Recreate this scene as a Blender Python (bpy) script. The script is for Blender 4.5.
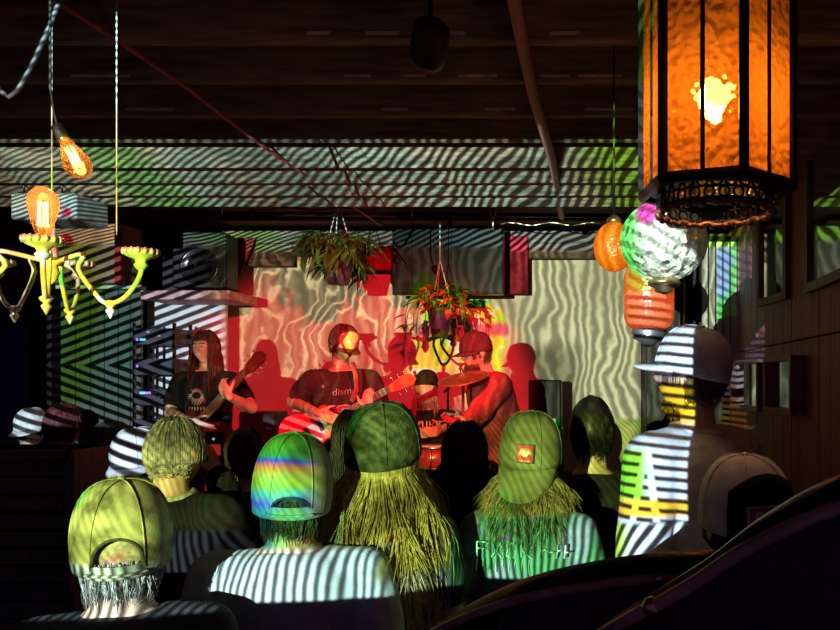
import bpy, bmesh, math, random
from mathutils import Vector, Matrix, Euler, noise
for o in list(bpy.data.objects): bpy.data.objects.remove(o, do_unlink=True)
S = bpy.context.scene
C = S.collection
PI = math.pi
R = math.radians
random.seed(7)
# ------------------------------------------------------------------ camera
F = 760.0; PX = 600.0; PY = 380.0; CAMZ = 1.72
cd = bpy.data.cameras.new('camera'); cam = bpy.data.objects.new('camera', cd); C.objects.link(cam)
cam.location = (0, 0, CAMZ); cam.rotation_euler = (PI/2, 0, 0)
cd.sensor_width = 36; cd.lens = F/840*36; cd.shift_x = -(PX-420)/840; cd.shift_y = (PY-315)/840
cd.clip_start = 0.05
S.camera = cam
def at(u, v, D): return Vector(((u-PX)/F*D, D, CAMZ-(v-PY)/F*D))
S.view_settings.view_transform = 'Standard'; S.view_settings.look = 'None'
S.view_settings.exposure = 0.0; S.view_settings.gamma = 1.0
S.view_settings.use_curve_mapping = False
# ------------------------------------------------------------------ world: almost black club air
w = bpy.data.worlds.new('world'); S.world = w; w.use_nodes = True
w.node_tree.nodes['Background'].inputs[0].default_value = (0.75, 0.42, 1.0, 1)
w.node_tree.nodes['Background'].inputs[1].default_value = 0.06
# ------------------------------------------------------------------ tiny node expression helper
class E:
    def __init__(s, nt, sock): s.nt = nt; s.k = sock
    def _m(s, op, *a):
        n = s.nt.nodes.new('ShaderNodeMath'); n.operation = op
        for i, x in enumerate((s,)+a):
            if isinstance(x, E): s.nt.links.new(x.k, n.inputs[i])
            else: n.inputs[i].default_value = x
        return E(s.nt, n.outputs[0])
    def __add__(s, o): return s._m('ADD', o)
    __radd__ = __add__
    def __sub__(s, o): return s._m('SUBTRACT', o)
    def __rsub__(s, o): return (s*-1)+o
    def __mul__(s, o): return s._m('MULTIPLY', o)
    __rmul__ = __mul__
    def __truediv__(s, o): return s._m('DIVIDE', o)
    def __lt__(s, o): return s._m('LESS_THAN', o)
    def __gt__(s, o): return s._m('GREATER_THAN', o)
    def abs(s): return s._m('ABSOLUTE')
    def sin(s): return s._m('SINE')
    def fract(s): return s._m('FRACT')
    def pow(s, o): return s._m('POWER', o)
    def max(s, o): return s._m('MAXIMUM', o)
    def min(s, o): return s._m('MINIMUM', o)
    def step(s, lo, hi):                       # smoothstep
        n = s.nt.nodes.new('ShaderNodeMapRange'); n.interpolation_type = 'SMOOTHSTEP'
        s.nt.links.new(s.k, n.inputs['Value'])
        n.inputs['From Min'].default_value = lo; n.inputs['From Max'].default_value = hi
        return E(s.nt, n.outputs['Result'])
    def box(s, lo, hi, f): return s.step(lo-f, lo+f)*(1-s.step(hi-f, hi+f))
def vec(nt, x, y, z=0.0):
    n = nt.nodes.new('ShaderNodeCombineXYZ')
    for i, q in enumerate((x, y, z)):
        if isinstance(q, E): nt.links.new(q.k, n.inputs[i])
        else: n.inputs[i].default_value = q
    return n.outputs[0]
def nz(nt, x, y, scale=1.0, z=0.0, detail=1.5):
    n = nt.nodes.new('ShaderNodeTexNoise'); n.inputs['Scale'].default_value = scale; n.inputs['Detail'].default_value = detail
    nt.links.new(vec(nt, x, y, z), n.inputs['Vector'])
    return E(nt, n.outputs['Fac'])
def mixc(nt, f, c1, c2):
    n = nt.nodes.new('ShaderNodeMix'); n.data_type = 'RGBA'
    if isinstance(f, E): nt.links.new(f.k, n.inputs[0])
    else: n.inputs[0].default_value = f
    for i, c in ((6, c1), (7, c2)):
        if isinstance(c, tuple): n.inputs[i].default_value = (*c, 1)
        else: nt.links.new(c, n.inputs[i])
    return n.outputs[2]
# ------------------------------------------------------------------ the video projector at the back of the room (a real light throwing a moving-oil picture)
PJ = Vector((-1.38, -3.5, 2.0))
ld = bpy.data.lights.new('projector_beam', 'POINT'); ld.energy = 4900; ld.shadow_soft_size = 0.004
pl = bpy.data.objects.new('projector_beam', ld); C.objects.link(pl); pl.location = PJ
ld.use_nodes = True
nt = ld.node_tree; em = nt.nodes['Emission']
tc = nt.nodes.new('ShaderNodeTexCoord'); sp = nt.nodes.new('ShaderNodeSeparateXYZ')
nt.links.new(tc.outputs['Normal'], sp.inputs[0])
SGN = 1.0
dx, dy, dz = (E(nt, sp.outputs[i])*SGN for i in range(3))
fwd = dy > 0.05
a = dx/dy.max(0.02); b = dz/dy.max(0.02)
TAU = 2*PI
frame = fwd*a.box(-.325, .286, .0006)*b.box(-.152, .1282, .0006)
n1 = nz(nt, a, b*.7, 22, 0.0); n2 = nz(nt, a, b, 9, 3.1); n3 = nz(nt, a, b, 60, 7.7); n4 = nz(nt, a, b*.5, 40, 5.0)
# wavy threads on the screen
n5 = nz(nt, a, b*.8, 75, 8.0, 2.5)
ph = a*112 + n1*4.6 + n4*1.4 + n5*1.1
thr = (ph*TAU).sin()*.5+.5
thr = thr.pow(1.7)
ph2 = a*52 - b*10 + n1*8.0 + n5*1.6
thr2 = ((ph2*TAU).sin()*.5+.5).pow(6)
leftw = 1-a.step(-.07, .02)
scr = thr*(1-leftw*.72) + thr2*leftw*1.0
scr = scr*(n2.step(.25, .62)*.6+.4)*.85 + .20*(1-leftw) + .19
scr = scr*(1-a.box(-.11, .112, .012)*(1-b.step(-.006, .012))*.55)
scr_c = mixc(nt, a.step(-.02, .10), (1.0, .86, .50), (.80, .92, .56))
# centre blob: yellow, acid green, magenta
blob = (((a-.006)/.044).pow(2.0) + ((b-.005)/.056).pow(2.0)) + (n1-.5)*3.2 + (n4-.5)*1.5
blobm = 1-blob.step(.75, 1.15)
hueb = nz(nt, a, b, 26, 1.3, 1.0)
c_b = mixc(nt, hueb.step(.42, .58), (1.0, .72, .05), (.34, 1.0, .03))
c_b = mixc(nt, nz(nt, a, b, 70, 6.6).step(.55, .62)*.8, c_b, (.70, 1.0, .85))
c_b = mixc(nt, nz(nt, a, b, 55, 11.0).step(.56, .64), c_b, (.15, .95, .08))
c_b = mixc(nt, (b+n3*.006).box(.014, .027, .003)*.9, c_b, (.62, .05, .14))
# left: chevron stripes
chv = ((b+.016+(n3-.5)*.0015).abs() - (a+.318)*.38)/.0080
st_l = (chv*TAU).sin().step(-.35, .45)
c_l = mixc(nt, (a+.300+(n2-.5)*.05).abs().step(.004, .03), (.42, .75, .10), (.55, .88, .86))
c_l = mixc(nt, a.step(-.256, -.244), c_l, (.85, .95, 1.0))
leftm = 1-a.step(-.194, -.182)
# ceiling: fine slanted bars
pc = ((a-b*1.48)/(1-b*3.76))*66 + b*26 + n1*3.0 + n4*1.0
st_c = (pc*TAU).sin().step(-.3, .75)
c_c = mixc(nt, nz(nt, a, b, 12, 9.0).step(.44, .58), (.75, .82, .62), (.50, .85, .78))
c_c = mixc(nt, a.step(.145, .19), c_c, (.42, .95, .10))
c_c = mixc(nt, (a+.17).abs().step(.04, .01)*.7, c_c, (.2, .8, .12))
c_c = mixc(nt, nz(nt, a, b, 30, 2.0).step(.66, .70), c_c, (.75, .04, .10))
ceil_amt = st_c*(n2.step(.3, .6)*.7+.3)*3.6+.22
ceilm = b.step(.082, .088)
# crowd: rainbow oil film and fine combs
hue = (b*9.5 + (n2-.5)*1.1 + a*1.2 + .98)
hs = nt.nodes.new('ShaderNodeCombineColor'); hs.mode = 'HSV'
nt.links.new((hue.fract()*.42+.16).k, hs.inputs[0]); hs.inputs[1].default_value = .82; hs.inputs[2].default_value = 1
comb = ((a*260+b*170+n1*9)*TAU).sin()*.22+.78
cr = nt.nodes.new('ShaderNodeValToRGB'); el_ = cr.color_ramp.elements
stops = [(0.0, (.03, .55, .55)), (.10, (.08, .14, 1)), (.20, (.05, .75, .75)), (.30, (.30, .90, .05)), (.42, (.55, .85, .08)), (.52, (.85, .38, .06)), (.60, (.06, .14, .95)), (.66, (.05, .75, .10)), (.82, (.16, .95, .05)), (1.0, (.05, .70, .06))]
el_[0].position = 0; el_[0].color = (*stops[0][1], 1); el_[1].position = 1; el_[1].color = (*stops[-1][1], 1)
for p_, c_ in stops[1:-1]: e_ = el_.new(p_); e_.color = (*c_, 1)
nt.links.new(((b+.112+(n3-.5)*.005+(n2-.5)*.006)/.038).k, cr.inputs[0])
c_p = mixc(nt, a.step(.122, .132), cr.outputs[0], (.60, .86, .18))
c_p = mixc(nt, 1-a.step(.088, .094), c_p, (.60, .74, .20))
c_p = mixc(nt, n4.step(.60, .68)*.8, c_p, (.25, 1.0, .20))
c_p = mixc(nt, n3.step(.64, .72)*.6, c_p, (.9, .35, .2))
dim_l = a.step(-.10, -.08).max(b.step(-.071, -.066))
p_amt = dim_l*comb*(nz(nt, a, b, 34, 4.4).step(.28, .68)*.8+.2)*1.0
shirt = (1-b.step(-.131, -.128))*(1-a.step(.150, .154)) + (1-b.step(-.147, -.141))*a.step(.150, .154)*(1-a.step(.168, .172)) + (1-b.step(-.121, -.117))*a.step(.168, .172)
st_s = ((a*250 + n1*3.0 + n4*1.0)*TAU).sin().step(-.5, .6)
c_s = mixc(nt, n2.step(.4, .6), (.60, .95, .85), (.80, .92, 1.0))
c_s = mixc(nt, a.step(.165, .172)*n4.step(.40, .52), c_s, (.22, .95, .30))
c_s = mixc(nt, a.step(.165, .172)*n3.step(.60, .68), c_s, (.55, .35, 1.0))
crowdm = 1-b.step(-.064, -.058)
# right: flat bars with colour bands
st_r = (((b + a*.12+(n3-.5)*.001)/.0054)*TAU).sin().step(-.5, .2)
c_r = mixc(nt, (b+.060).abs().step(.013, .008), (.62, .80, 1.0), (.85, .92, .05))
c_r = mixc(nt, (b+.046).abs().step(.005, .002)*(1-a.step(.252, .262)), c_r, (1.0, .22, .05))
c_r = mixc(nt, (b+.098).abs().step(.018, .010)*(1-a.step(.262, .270)), c_r, (.25, .95, .04))
c_r = mixc(nt, (b+.114).abs().step(.006, .003), c_r, (.95, .62, .05))
low_r = 1-b.step(-.123, -.120)
st_rl = ((a*150 - b*95 + n1*3)*TAU).sin().step(-.3, .4)
tri = ((a-.266).abs() - (b+.088)*-.16-.001).abs().step(.0022, .0012)*(b < -.086)*(b > -.121)
st_r = (st_r*(1-low_r)+st_rl*low_r).max(tri)
c_r = mixc(nt, low_r*(1-a.step(.252, .262)), c_r, (.55, 1.0, .10))
# right, high: what falls on the hanging globe and the corner wall
hi_r = b.step(.004, .006)
st_h = ((a*75 + b*130 + n1*1.5)*TAU).sin().step(-.7, .3)
c_h = mixc(nt, a.step(.250, .262), (.12, .95, .16), (.86, 1.0, .86))
c_h = mixc(nt, (((a-.261)/.008).pow(2.0)+((b-.043)/.010).pow(2.0)).step(1.2, .5), c_h, (1.0, .06, .55))
c_h = mixc(nt, (a+n3*.02-.252).abs().step(.010, .004)*b.step(.035, .05), c_h, (.35, .65, 1.0))
c_r = mixc(nt, hi_r, c_r, c_h)
st_r = st_r*(1-hi_r)+st_h*hi_r
rightm = a.step(.236, .240)*(1-ceilm)
# assemble
col = mixc(nt, blobm, scr_c, c_b); amt = scr*(1-blobm) + blobm*(thr*.45+.85)
lc = 1-a.step(-.05, -.045)
p_amt = p_amt*(1-lc) + dim_l*lc*st_l
c_p = mixc(nt, lc, c_p, (.75, .88, 1.0))
c_l = mixc(nt, b.step(-.045, -.05), c_l, (.8, .92, 1.0))
l_amt = (st_l*.92+.03)*b.step(-.071, -.066).max(1-a.step(-.266, -.262))
for m, c_, v_ in ((crowdm, c_p, p_amt), (crowdm*shirt, c_s, dim_l*(st_s*.85+.10)), (leftm, c_l, l_amt), (ceilm, c_c, ceil_amt), (rightm, c_r, st_r*.95+.02+hi_r*.5)):
    col = mixc(nt, m, col, c_); amt = amt*(1-m)+v_*m
nt.links.new(col, em.inputs['Color']); nt.links.new((amt*frame).k, em.inputs['Strength'])
# ------------------------------------------------------------------ red stage lamp thrown from above the crowd
rd = bpy.data.lights.new('red_stage_lamp', 'SPOT'); rd.energy = 700; rd.color = (1, .012, .03); rd.spot_size = R(41); rd.spot_blend = .35; rd.shadow_soft_size = .05
rl = bpy.data.objects.new('red_stage_lamp', rd); C.objects.link(rl); rl.location = (-.60, 2.64, 2.84)
rl.rotation_euler = (at(372, 386, 6.0)-rl.location).to_track_quat('-Z', 'Y').to_euler()

# ================================================================== helpers
def M(name, col, rough=.65, metal=0, var=.25, vs=18, bump=0, bs=90, emit=None, es=1, spec=.4, stretch=(1, 1, 1), alpha=None):
    m = bpy.data.materials.new(name); m.use_nodes = True; t = m.node_tree; p = t.nodes['Principled BSDF']
    p.inputs['Roughness'].default_value = rough; p.inputs['Metallic'].default_value = metal; p.inputs['Specular IOR Level'].default_value = spec
    tcn = t.nodes.new('ShaderNodeTexCoord'); mp = t.nodes.new('ShaderNodeMapping'); mp.inputs['Scale'].default_value = stretch
    t.links.new(tcn.outputs['Object'], mp.inputs[0])
    n = t.nodes.new('ShaderNodeTexNoise'); n.inputs['Scale'].default_value = vs; n.inputs['Detail'].default_value = 4
    t.links.new(mp.outputs[0], n.inputs['Vector'])
    k = tuple(max(0, c*(1-var)) for c in col); k2 = tuple(min(1, c*(1+var)) for c in col)
    t.links.new(mixc(t, E(t, n.outputs['Fac']).step(.3, .7), k, k2), p.inputs['Base Color'])
    if bump:
        nb = t.nodes.new('ShaderNodeTexNoise'); nb.inputs['Scale'].default_value = bs; nb.inputs['Detail'].default_value = 3
        t.links.new(mp.outputs[0], nb.inputs['Vector'])
        bp = t.nodes.new('ShaderNodeBump'); bp.inputs['Strength'].default_value = bump; bp.inputs['Distance'].default_value = .01
        t.links.new(nb.outputs['Fac'], bp.inputs['Height']); t.links.new(bp.outputs[0], p.inputs['Normal'])
    if emit: p.inputs['Emission Color'].default_value = (*emit, 1); p.inputs['Emission Strength'].default_value = es
    return m
def MGlass(name, col, trans=.3, refr=.0, ior=1.15, rough=.08, bscale=40, bump=.5, gloss=.12, vor=True, clear=0.0):
    m = bpy.data.materials.new(name); m.use_nodes = True; t = m.node_tree; t.nodes.clear()
    out = t.nodes.new('ShaderNodeOutputMaterial')
    tcn = t.nodes.new('ShaderNodeTexCoord')
    bp = t.nodes.new('ShaderNodeBump'); bp.inputs['Strength'].default_value = bump; bp.inputs['Distance'].default_value = .05
    if vor:
        v = t.nodes.new('ShaderNodeTexVoronoi'); v.feature = 'SMOOTH_F1'; v.inputs['Scale'].default_value = bscale
        t.links.new(tcn.outputs['Object'], v.inputs['Vector']); t.links.new(v.outputs['Distance'], bp.inputs['Height'])
    else:
        v = t.nodes.new('ShaderNodeTexNoise'); v.inputs['Scale'].default_value = bscale
        t.links.new(tcn.outputs['Object'], v.inputs['Vector']); t.links.new(v.outputs['Fac'], bp.inputs['Height'])
    def nd(k, c, r=None):
        n = t.nodes.new(k); n.inputs['Color'].default_value = (*c, 1)
        if r is not None: n.inputs['Roughness'].default_value = r
        if 'Normal' in n.inputs: t.links.new(bp.outputs[0], n.inputs['Normal'])
        return n.outputs[0]
    def mx(f, x, y):
        n = t.nodes.new('ShaderNodeMixShader'); n.inputs[0].default_value = f; t.links.new(x, n.inputs[1]); t.links.new(y, n.inputs[2]); return n.outputs[0]
    tl = nd('ShaderNodeBsdfTranslucent', col); df = nd('ShaderNodeBsdfDiffuse', col)
    s = mx(trans, df, tl)
    if clear: s = mx(clear, s, nd('ShaderNodeBsdfTransparent', tuple(min(1, c*.6+.4) for c in col)))
    if refr:
        rf = t.nodes.new('ShaderNodeBsdfRefraction'); rf.inputs['Color'].default_value = (1, .56, .13, 1); rf.inputs['IOR'].default_value = ior; rf.inputs['Roughness'].default_value = rough
        t.links.new(bp.outputs[0], rf.inputs['Normal']); s = mx(refr, s, rf.outputs[0])
    s = mx(gloss, s, nd('ShaderNodeBsdfGlossy', (1, 1, 1), rough))
    t.links.new(s, out.inputs[0]); return m
def mesh_of(name, bm):
    me = bpy.data.meshes.new(name); bm.normal_update(); bm.to_mesh(me); bm.free(); return me
def obj(name, bm, mat, parent=None, smooth=True, label=None):
    me = mesh_of(name, bm) if isinstance(bm, bmesh.types.BMesh) else bm
    o = bpy.data.objects.new(name, me); C.objects.link(o)
    if mat and not me.materials: me.materials.append(mat)
    if smooth:
        for p in me.polygons: p.use_smooth = True
    if parent: o.parent = parent
    if label: o['label'] = label
    return o
def tag(o, label, cat, group=None, kind=None):
    o['label'] = label
    if cat: o['category'] = cat
    if group: o['group'] = group
    if kind: o['kind'] = kind
    return o
def thing(name, label, cat, loc=(0, 0, 0), rotz=0, group=None):
    o = bpy.data.objects.new(name, None); C.objects.link(o); o.location = loc; o.rotation_euler = (0, 0, rotz); o.empty_display_size = .1
    return tag(o, label, cat, group)
def struct(name, bm, mat, label, smooth=False):
    o = obj(name, bm, mat, None, smooth); o['kind'] = 'structure'; o['label'] = label; return o
NB = bmesh.new
def box(bm, lo, hi, mtx=None):
    c = [(lo[0] if i & 1 == 0 else hi[0], lo[1] if i & 2 == 0 else hi[1], lo[2] if i & 4 == 0 else hi[2]) for i in range(8)]
    vs = [bm.verts.new((mtx @ Vector(p)) if mtx else p) for p in c]
    for f in ((0, 2, 3, 1), (4, 5, 7, 6), (0, 1, 5, 4), (2, 6, 7, 3), (0, 4, 6, 2), (1, 3, 7, 5)): bm.faces.new([vs[i] for i in f])
    return vs
def bbox(lo, hi, bev=.004, mtx=None):
    bm = NB(); box(bm, lo, hi, mtx)
    if bev: bmesh.ops.bevel(bm, geom=list(bm.edges), offset=bev, segments=1, affect='EDGES')
    return bm
def ring_bridge(bm, r0, r1):
    n = len(r0)
    for i in range(n):
        try: bm.faces.new((r0[i], r0[(i+1) % n], r1[(i+1) % n], r1[i]))
        except ValueError: pass
def tube(bm, pts, r, n=8, cap=True, flat=1.0):
    pts = [Vector(p) for p in pts]; k = len(pts); rs = r if isinstance(r, (list, tuple)) else [r]*k
    up = Vector((0, 0, 1)); rings = []; prev = None
    for i, p in enumerate(pts):
        d = (pts[min(i+1, k-1)]-pts[max(i-1, 0)]);
        if d.length < 1e-9: d = Vector((0, 0, 1))
        d.normalize()
        if prev is None:
            x = d.cross(up)
            if x.length < .05: x = d.cross(Vector((1, 0, 0)))
        else:
            x = prev-d*prev.dot(d)
            if x.length < 1e-4: x = d.cross(up)
        x.normalize(); y = d.cross(x); prev = x
        rings.append([bm.verts.new(p+(x*math.cos(TAU*j/n)+y*math.sin(TAU*j/n)*flat)*rs[i]) for j in range(n)])
    for i in range(k-1): ring_bridge(bm, rings[i], rings[i+1])
    if cap:
        bm.faces.new(list(reversed(rings[0]))); bm.faces.new(rings[-1])
def lathe(bm, prof, n=24, c=(0, 0, 0), mtx=None, cap=True):
    c = Vector(c); rings = []
    for r, z in prof:
        ring = []
        for j in range(n):
            p = Vector((r*math.cos(TAU*j/n), r*math.sin(TAU*j/n), z))
            if mtx: p = mtx @ p
            ring.append(bm.verts.new(p+c))
        rings.append(ring)
    for i in range(len(rings)-1): ring_bridge(bm, rings[i], rings[i+1])
    if cap:
        if prof[0][0] > 1e-4: bm.faces.new(list(reversed(rings[0])))
        if prof[-1][0] > 1e-4: bm.faces.new(rings[-1])
def ell(bm, c, r, mtx=None, nu=16, nv=10, fn=None):
    c = Vector(c); rings = []
    for i in range(nv+1):
        th = PI*i/nv; z = -math.cos(th); q = math.sin(th)
        if i in (0, nv): 
            p = Vector((0, 0, z*r[2])); p = fn(p) if fn else p
            rings.append([bm.verts.new(((mtx @ p) if mtx else p)+c)]); continue
        ring = []
        for j in range(nu):
            p = Vector((q*math.cos(TAU*j/nu)*r[0], q*math.sin(TAU*j/nu)*r[1], z*r[2]))
            if fn: p = fn(p)
            ring.append(bm.verts.new(((mtx @ p) if mtx else p)+c))
        rings.append(ring)
    for j in range(nu):
        bm.faces.new((rings[0][0], rings[1][(j+1) % nu], rings[1][j])); bm.faces.new((rings[-1][0], rings[-2][j], rings[-2][(j+1) % nu]))
    for i in range(1, nv-1): ring_bridge(bm, rings[i], rings[i+1])
def capsule(bm, p0, p1, r0, r1, n=10):
    p0 = Vector(p0); p1 = Vector(p1); d = p1-p0; L = d.length
    if L < 1e-5: d = Vector((0, 0, 1)); L = 1e-5
    d = d/L; pts = []; rs = []
    for t in (1, .85, .5): pts.append(p0-d*r0*t*.98); rs.append(max(.0012, r0*math.sqrt(max(0, 1-t*t))))
    for t in (0, .33, .66, 1): pts.append(p0+d*L*t); rs.append(r0+(r1-r0)*t)
    for t in (.5, .85, 1): pts.append(p1+d*r1*t*.98); rs.append(max(.0012, r1*math.sqrt(max(0, 1-t*t))))
    tube(bm, pts, rs, n)
def loft(bm, rings, n=20, T=None, power=2.4):
    rr = []
    for (z, rx, ry, yo) in rings:
        ring = []
        for j in range(n):
            th = TAU*j/n; cx, sy = math.cos(th), math.sin(th)
            x = math.copysign(abs(cx)**(2/power), cx)*rx; y = math.copysign(abs(sy)**(2/power), sy)*ry+yo
            p = Vector((x, y, z)); ring.append(bm.verts.new(T(p) if T else p))
        rr.append(ring)
    for i in range(len(rr)-1): ring_bridge(bm, rr[i], rr[i+1])
    bm.faces.new(list(reversed(rr[0]))); bm.faces.new(rr[-1])
def remesh(bm, voxel, smooth=4, fold=0, fs=9):
    bmesh.ops.recalc_face_normals(bm, faces=bm.faces)
    me = mesh_of('tmp', bm); o = bpy.data.objects.new('tmp', me); C.objects.link(o)
    m = o.modifiers.new('r', 'REMESH'); m.mode = 'VOXEL'; m.voxel_size = voxel
    if smooth: s = o.modifiers.new('s', 'SMOOTH'); s.iterations = smooth; s.factor = .5
    dg = bpy.context.evaluated_depsgraph_get()
    out = bpy.data.meshes.new_from_object(o.evaluated_get(dg)); bpy.data.objects.remove(o); bpy.data.meshes.remove(me)
    out.materials.clear()
    if fold:
        ns = [v.normal.copy() for v in out.vertices]
        for v, q in zip(out.vertices, ns):
            p = v.co
            f = noise.noise(Vector((p.x*fs, p.y*fs, p.z*fs*.55)))+.6*noise.noise(Vector((p.x*fs*2.3+4, p.y*fs*2.3, p.z*fs*1.1)))
            v.co = p+q*f*fold
    return out
def text_mesh(s, size, ext=.001):
    cu = bpy.data.curves.new('t', 'FONT'); cu.body = s; cu.size = size; cu.extrude = ext; cu.align_x = 'CENTER'; cu.align_y = 'CENTER'
    o = bpy.data.objects.new('t', cu); C.objects.link(o); dg = bpy.context.evaluated_depsgraph_get()
    me = bpy.data.meshes.new_from_object(o.evaluated_get(dg)); bpy.data.objects.remove(o); return me

# ================================================================== materials
wood_dk = M('dark_stained_timber', (.055, .036, .036), .7, var=.4, vs=5, bump=.25, bs=30, stretch=(1, 8, 8))
board_dk = M('ceiling_board', (.045, .035, .036), .8, var=.4, vs=6, bump=.2, bs=25, stretch=(1, 6, 6))
joist_m = M('joist_timber', (.26, .22, .17), .75, var=.45, vs=4, bump=.35, bs=18, stretch=(1, 6, 9))
wall_dk = M('dark_wall_paint', (.05, .04, .05), .8, var=.3, vs=3, bump=.1)
plank_m = M('wine_brown_plank', (.27, .09, .135), .55, var=.3, vs=4, bump=.2, bs=20, stretch=(6, 6, .7))
floor_m = M('worn_dark_floor', (.045, .035, .032), .5, var=.4, vs=3, bump=.1)
screen_m = M('cream_painted_wall', (.66, .60, .50), .85, var=.06, vs=3, bump=.12, bs=7)
black_m = M('black_vinyl', (.012, .011, .013), .5, var=.2, bump=.15, bs=160)
blackgl = M('black_lacquer', (.012, .012, .013), .22, var=.1)
chrome = M('steel', (.5, .5, .5), .3, 1, var=.1)
redpost = M('red_paint', (.42, .025, .03), .5, var=.2)
redcloth = M('red_cloth', (.30, .012, .03), .85, var=.3, bump=.3)
brass = M('antique_brass', (.55, .42, .20), .32, .9, var=.25, vs=30)
whitemet = M('pale_enamel', (.68, .70, .62), .38, .25, var=.18, vs=30)
skin_m = M('skin', (.60, .37, .27), .5, var=.1, vs=14, bump=.06, bs=220)
skin_d = M('tan_skin', (.46, .28, .20), .5, var=.12, vs=14, bump=.06, bs=220)
denim = M('dark_denim', (.035, .045, .08), .85, var=.25, vs=40, bump=.2, bs=200)

# ================================================================== setting
XR = 1.2; XL = -5.1; YB = 7.05; ZC = 3.14; ZJ = 2.95
bm = NB(); box(bm, (XL-.2, -4.5, -.1), (XR+.25, YB+.2, 0)); struct('floor', bm, floor_m, 'worn dark club floor under the crowd')
bm = NB(); box(bm, (XL-.2, -1.5, ZC), (XR+.25, YB+.2, ZC+.08)); ceil = struct('ceiling', bm, board_dk, 'dark boarded ceiling with exposed cross joists')
bmj = NB(); box(bmj, (XL-.1, -.027, 0), (XR+.1, .027, ZC-ZJ)); bmesh.ops.bevel(bmj, geom=list(bmj.edges), offset=.006, segments=1, affect='EDGES')
jm = mesh_of('joist', bmj); jm.materials.append(joist_m)
y = .45
while y < 4.0:
    o = bpy.data.objects.new('joist', jm); C.objects.link(o); o.parent = ceil; o.location = (0, y, ZJ+random.uniform(-.008, .008)); y += .385
# sloping overlapped boards over the stage front
edges_b = [4.06, 4.28, 4.56, 4.80, 5.04, 5.30, 5.62]
for k in range(4):
    y0, y1 = edges_b[k], edges_b[k+1]; za = 2.968-.062*(y0-4.06); zb = za-.05
    bm = NB(); vs_ = [bm.verts.new(p) for p in ((XL, y0, za), (XR, y0, za), (XR, y1+.01, zb), (XL, y1+.01, zb), (XL, y0, za+.02), (XR, y0, za+.02), (XR, y1+.01, zb+.02), (XL, y1+.01, zb+.02))]
    for f in ((0, 1, 2, 3), (7, 6, 5, 4), (0, 4, 5, 1), (3, 2, 6, 7), (0, 3, 7, 4), (1, 5, 6, 2)): bm.faces.new([vs_[i] for i in f])
    obj('sloping_board', bm, joist_m, ceil, False)
# light glints along the joist arrises, painted as pale strips
glintm = M('pale_painted_glint', (.85, .78, .68), .8, var=.3, vs=20)
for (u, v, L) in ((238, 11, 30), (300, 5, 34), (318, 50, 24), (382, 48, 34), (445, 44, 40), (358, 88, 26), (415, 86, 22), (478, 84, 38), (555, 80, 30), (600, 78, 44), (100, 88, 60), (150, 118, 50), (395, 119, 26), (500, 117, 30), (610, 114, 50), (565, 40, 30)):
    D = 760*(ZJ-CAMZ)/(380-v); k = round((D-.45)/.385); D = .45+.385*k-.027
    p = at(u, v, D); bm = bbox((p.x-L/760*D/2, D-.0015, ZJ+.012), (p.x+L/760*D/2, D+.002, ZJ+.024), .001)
    obj('glint_strip', bm, glintm, ceil, False)
bm = NB(); box(bm, (XL-.2, YB, 0), (XR+.25, YB+.1, ZC)); struct('wall_back', bm, wall_dk, 'dark back wall behind the stage')
bm = NB(); box(bm, (XL-.2, -1.0, 0), (XL, YB, ZC)); struct('wall_left', bm, wall_dk, 'dark side wall at the left')
bm = NB(); box(bm, (XR, .2, 0), (XR+.1, YB, ZC)); wr = struct('wall_right', bm, M('dark_gap', (.02, .01, .012), .8), 'wine brown plank clad wall with framed mirrors')
y = .6; i = 0
while y < 6.98:
    wd = random.choice((.20, .26, .30)); y2 = min(y+wd, 7.0); t = random.uniform(.014, .02)
    for (z0, z1) in ((.1, 1.953), (1.962, 3.13)):
        obj('plank', bbox((XR-t, y+.003, z0), (XR, y2-.003, z1), .003), plank_m, wr, False)
    y = y2
bm = NB(); box(bm, (XR-.03, .6, 0), (XR-.001, 7.0, .1)); struct('baseboard_right', bm, wood_dk, 'dark baseboard along the plank wall')
# stage
st = thing('stage_platform', 'low dark stage platform under the band', 'stage', (0, 0, 0)); ST = .30
obj('deck', bbox((-3.75, 4.45, ST-.03), (.30, YB-.01, ST), .004), black_m, st, False); obj('front_skirt', bbox((-3.73, 4.47, 0), (.28, 4.5, ST-.031), .003), wood_dk, st, False)
# projection screen: cream painted panel with irregular head line
bm = NB(); x0 = at(224, 0, 7).x; x1 = at(641, 0, 7).x
N_ = 60; rows = 24
vs = [[bm.verts.new((x0+(x1-x0)*i/N_, 6.99+.008*math.sin(i*.55+.6*math.sin(j*.4)), .35+(2.93-.35)*j/rows)) for i in range(N_+1)] for j in range(rows+1)]
for j in range(rows):
    for i in range(N_): bm.faces.new((vs[j][i], vs[j][i+1], vs[j+1][i+1], vs[j+1][i]))
so = obj('projection_screen', bm, screen_m); so.modifiers.new('s', 'SOLIDIFY').thickness = .02; tag(so, 'large cream backdrop screen behind the band glowing red with wavy lines', 'screen')
# left lighter panel next to it
pw = at(147, 0, 6.62).x; o = obj('wall_panel', bbox((pw, 6.62, .4), (at(226, 0, 6.62).x, 6.66, at(0, 301, 6.62).z), .004), M('white_panel', (.62, .66, .68), .7, var=.08), None, False); tag(o, 'white wall panel striped by light behind the long haired guitarist', 'panel')
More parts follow.
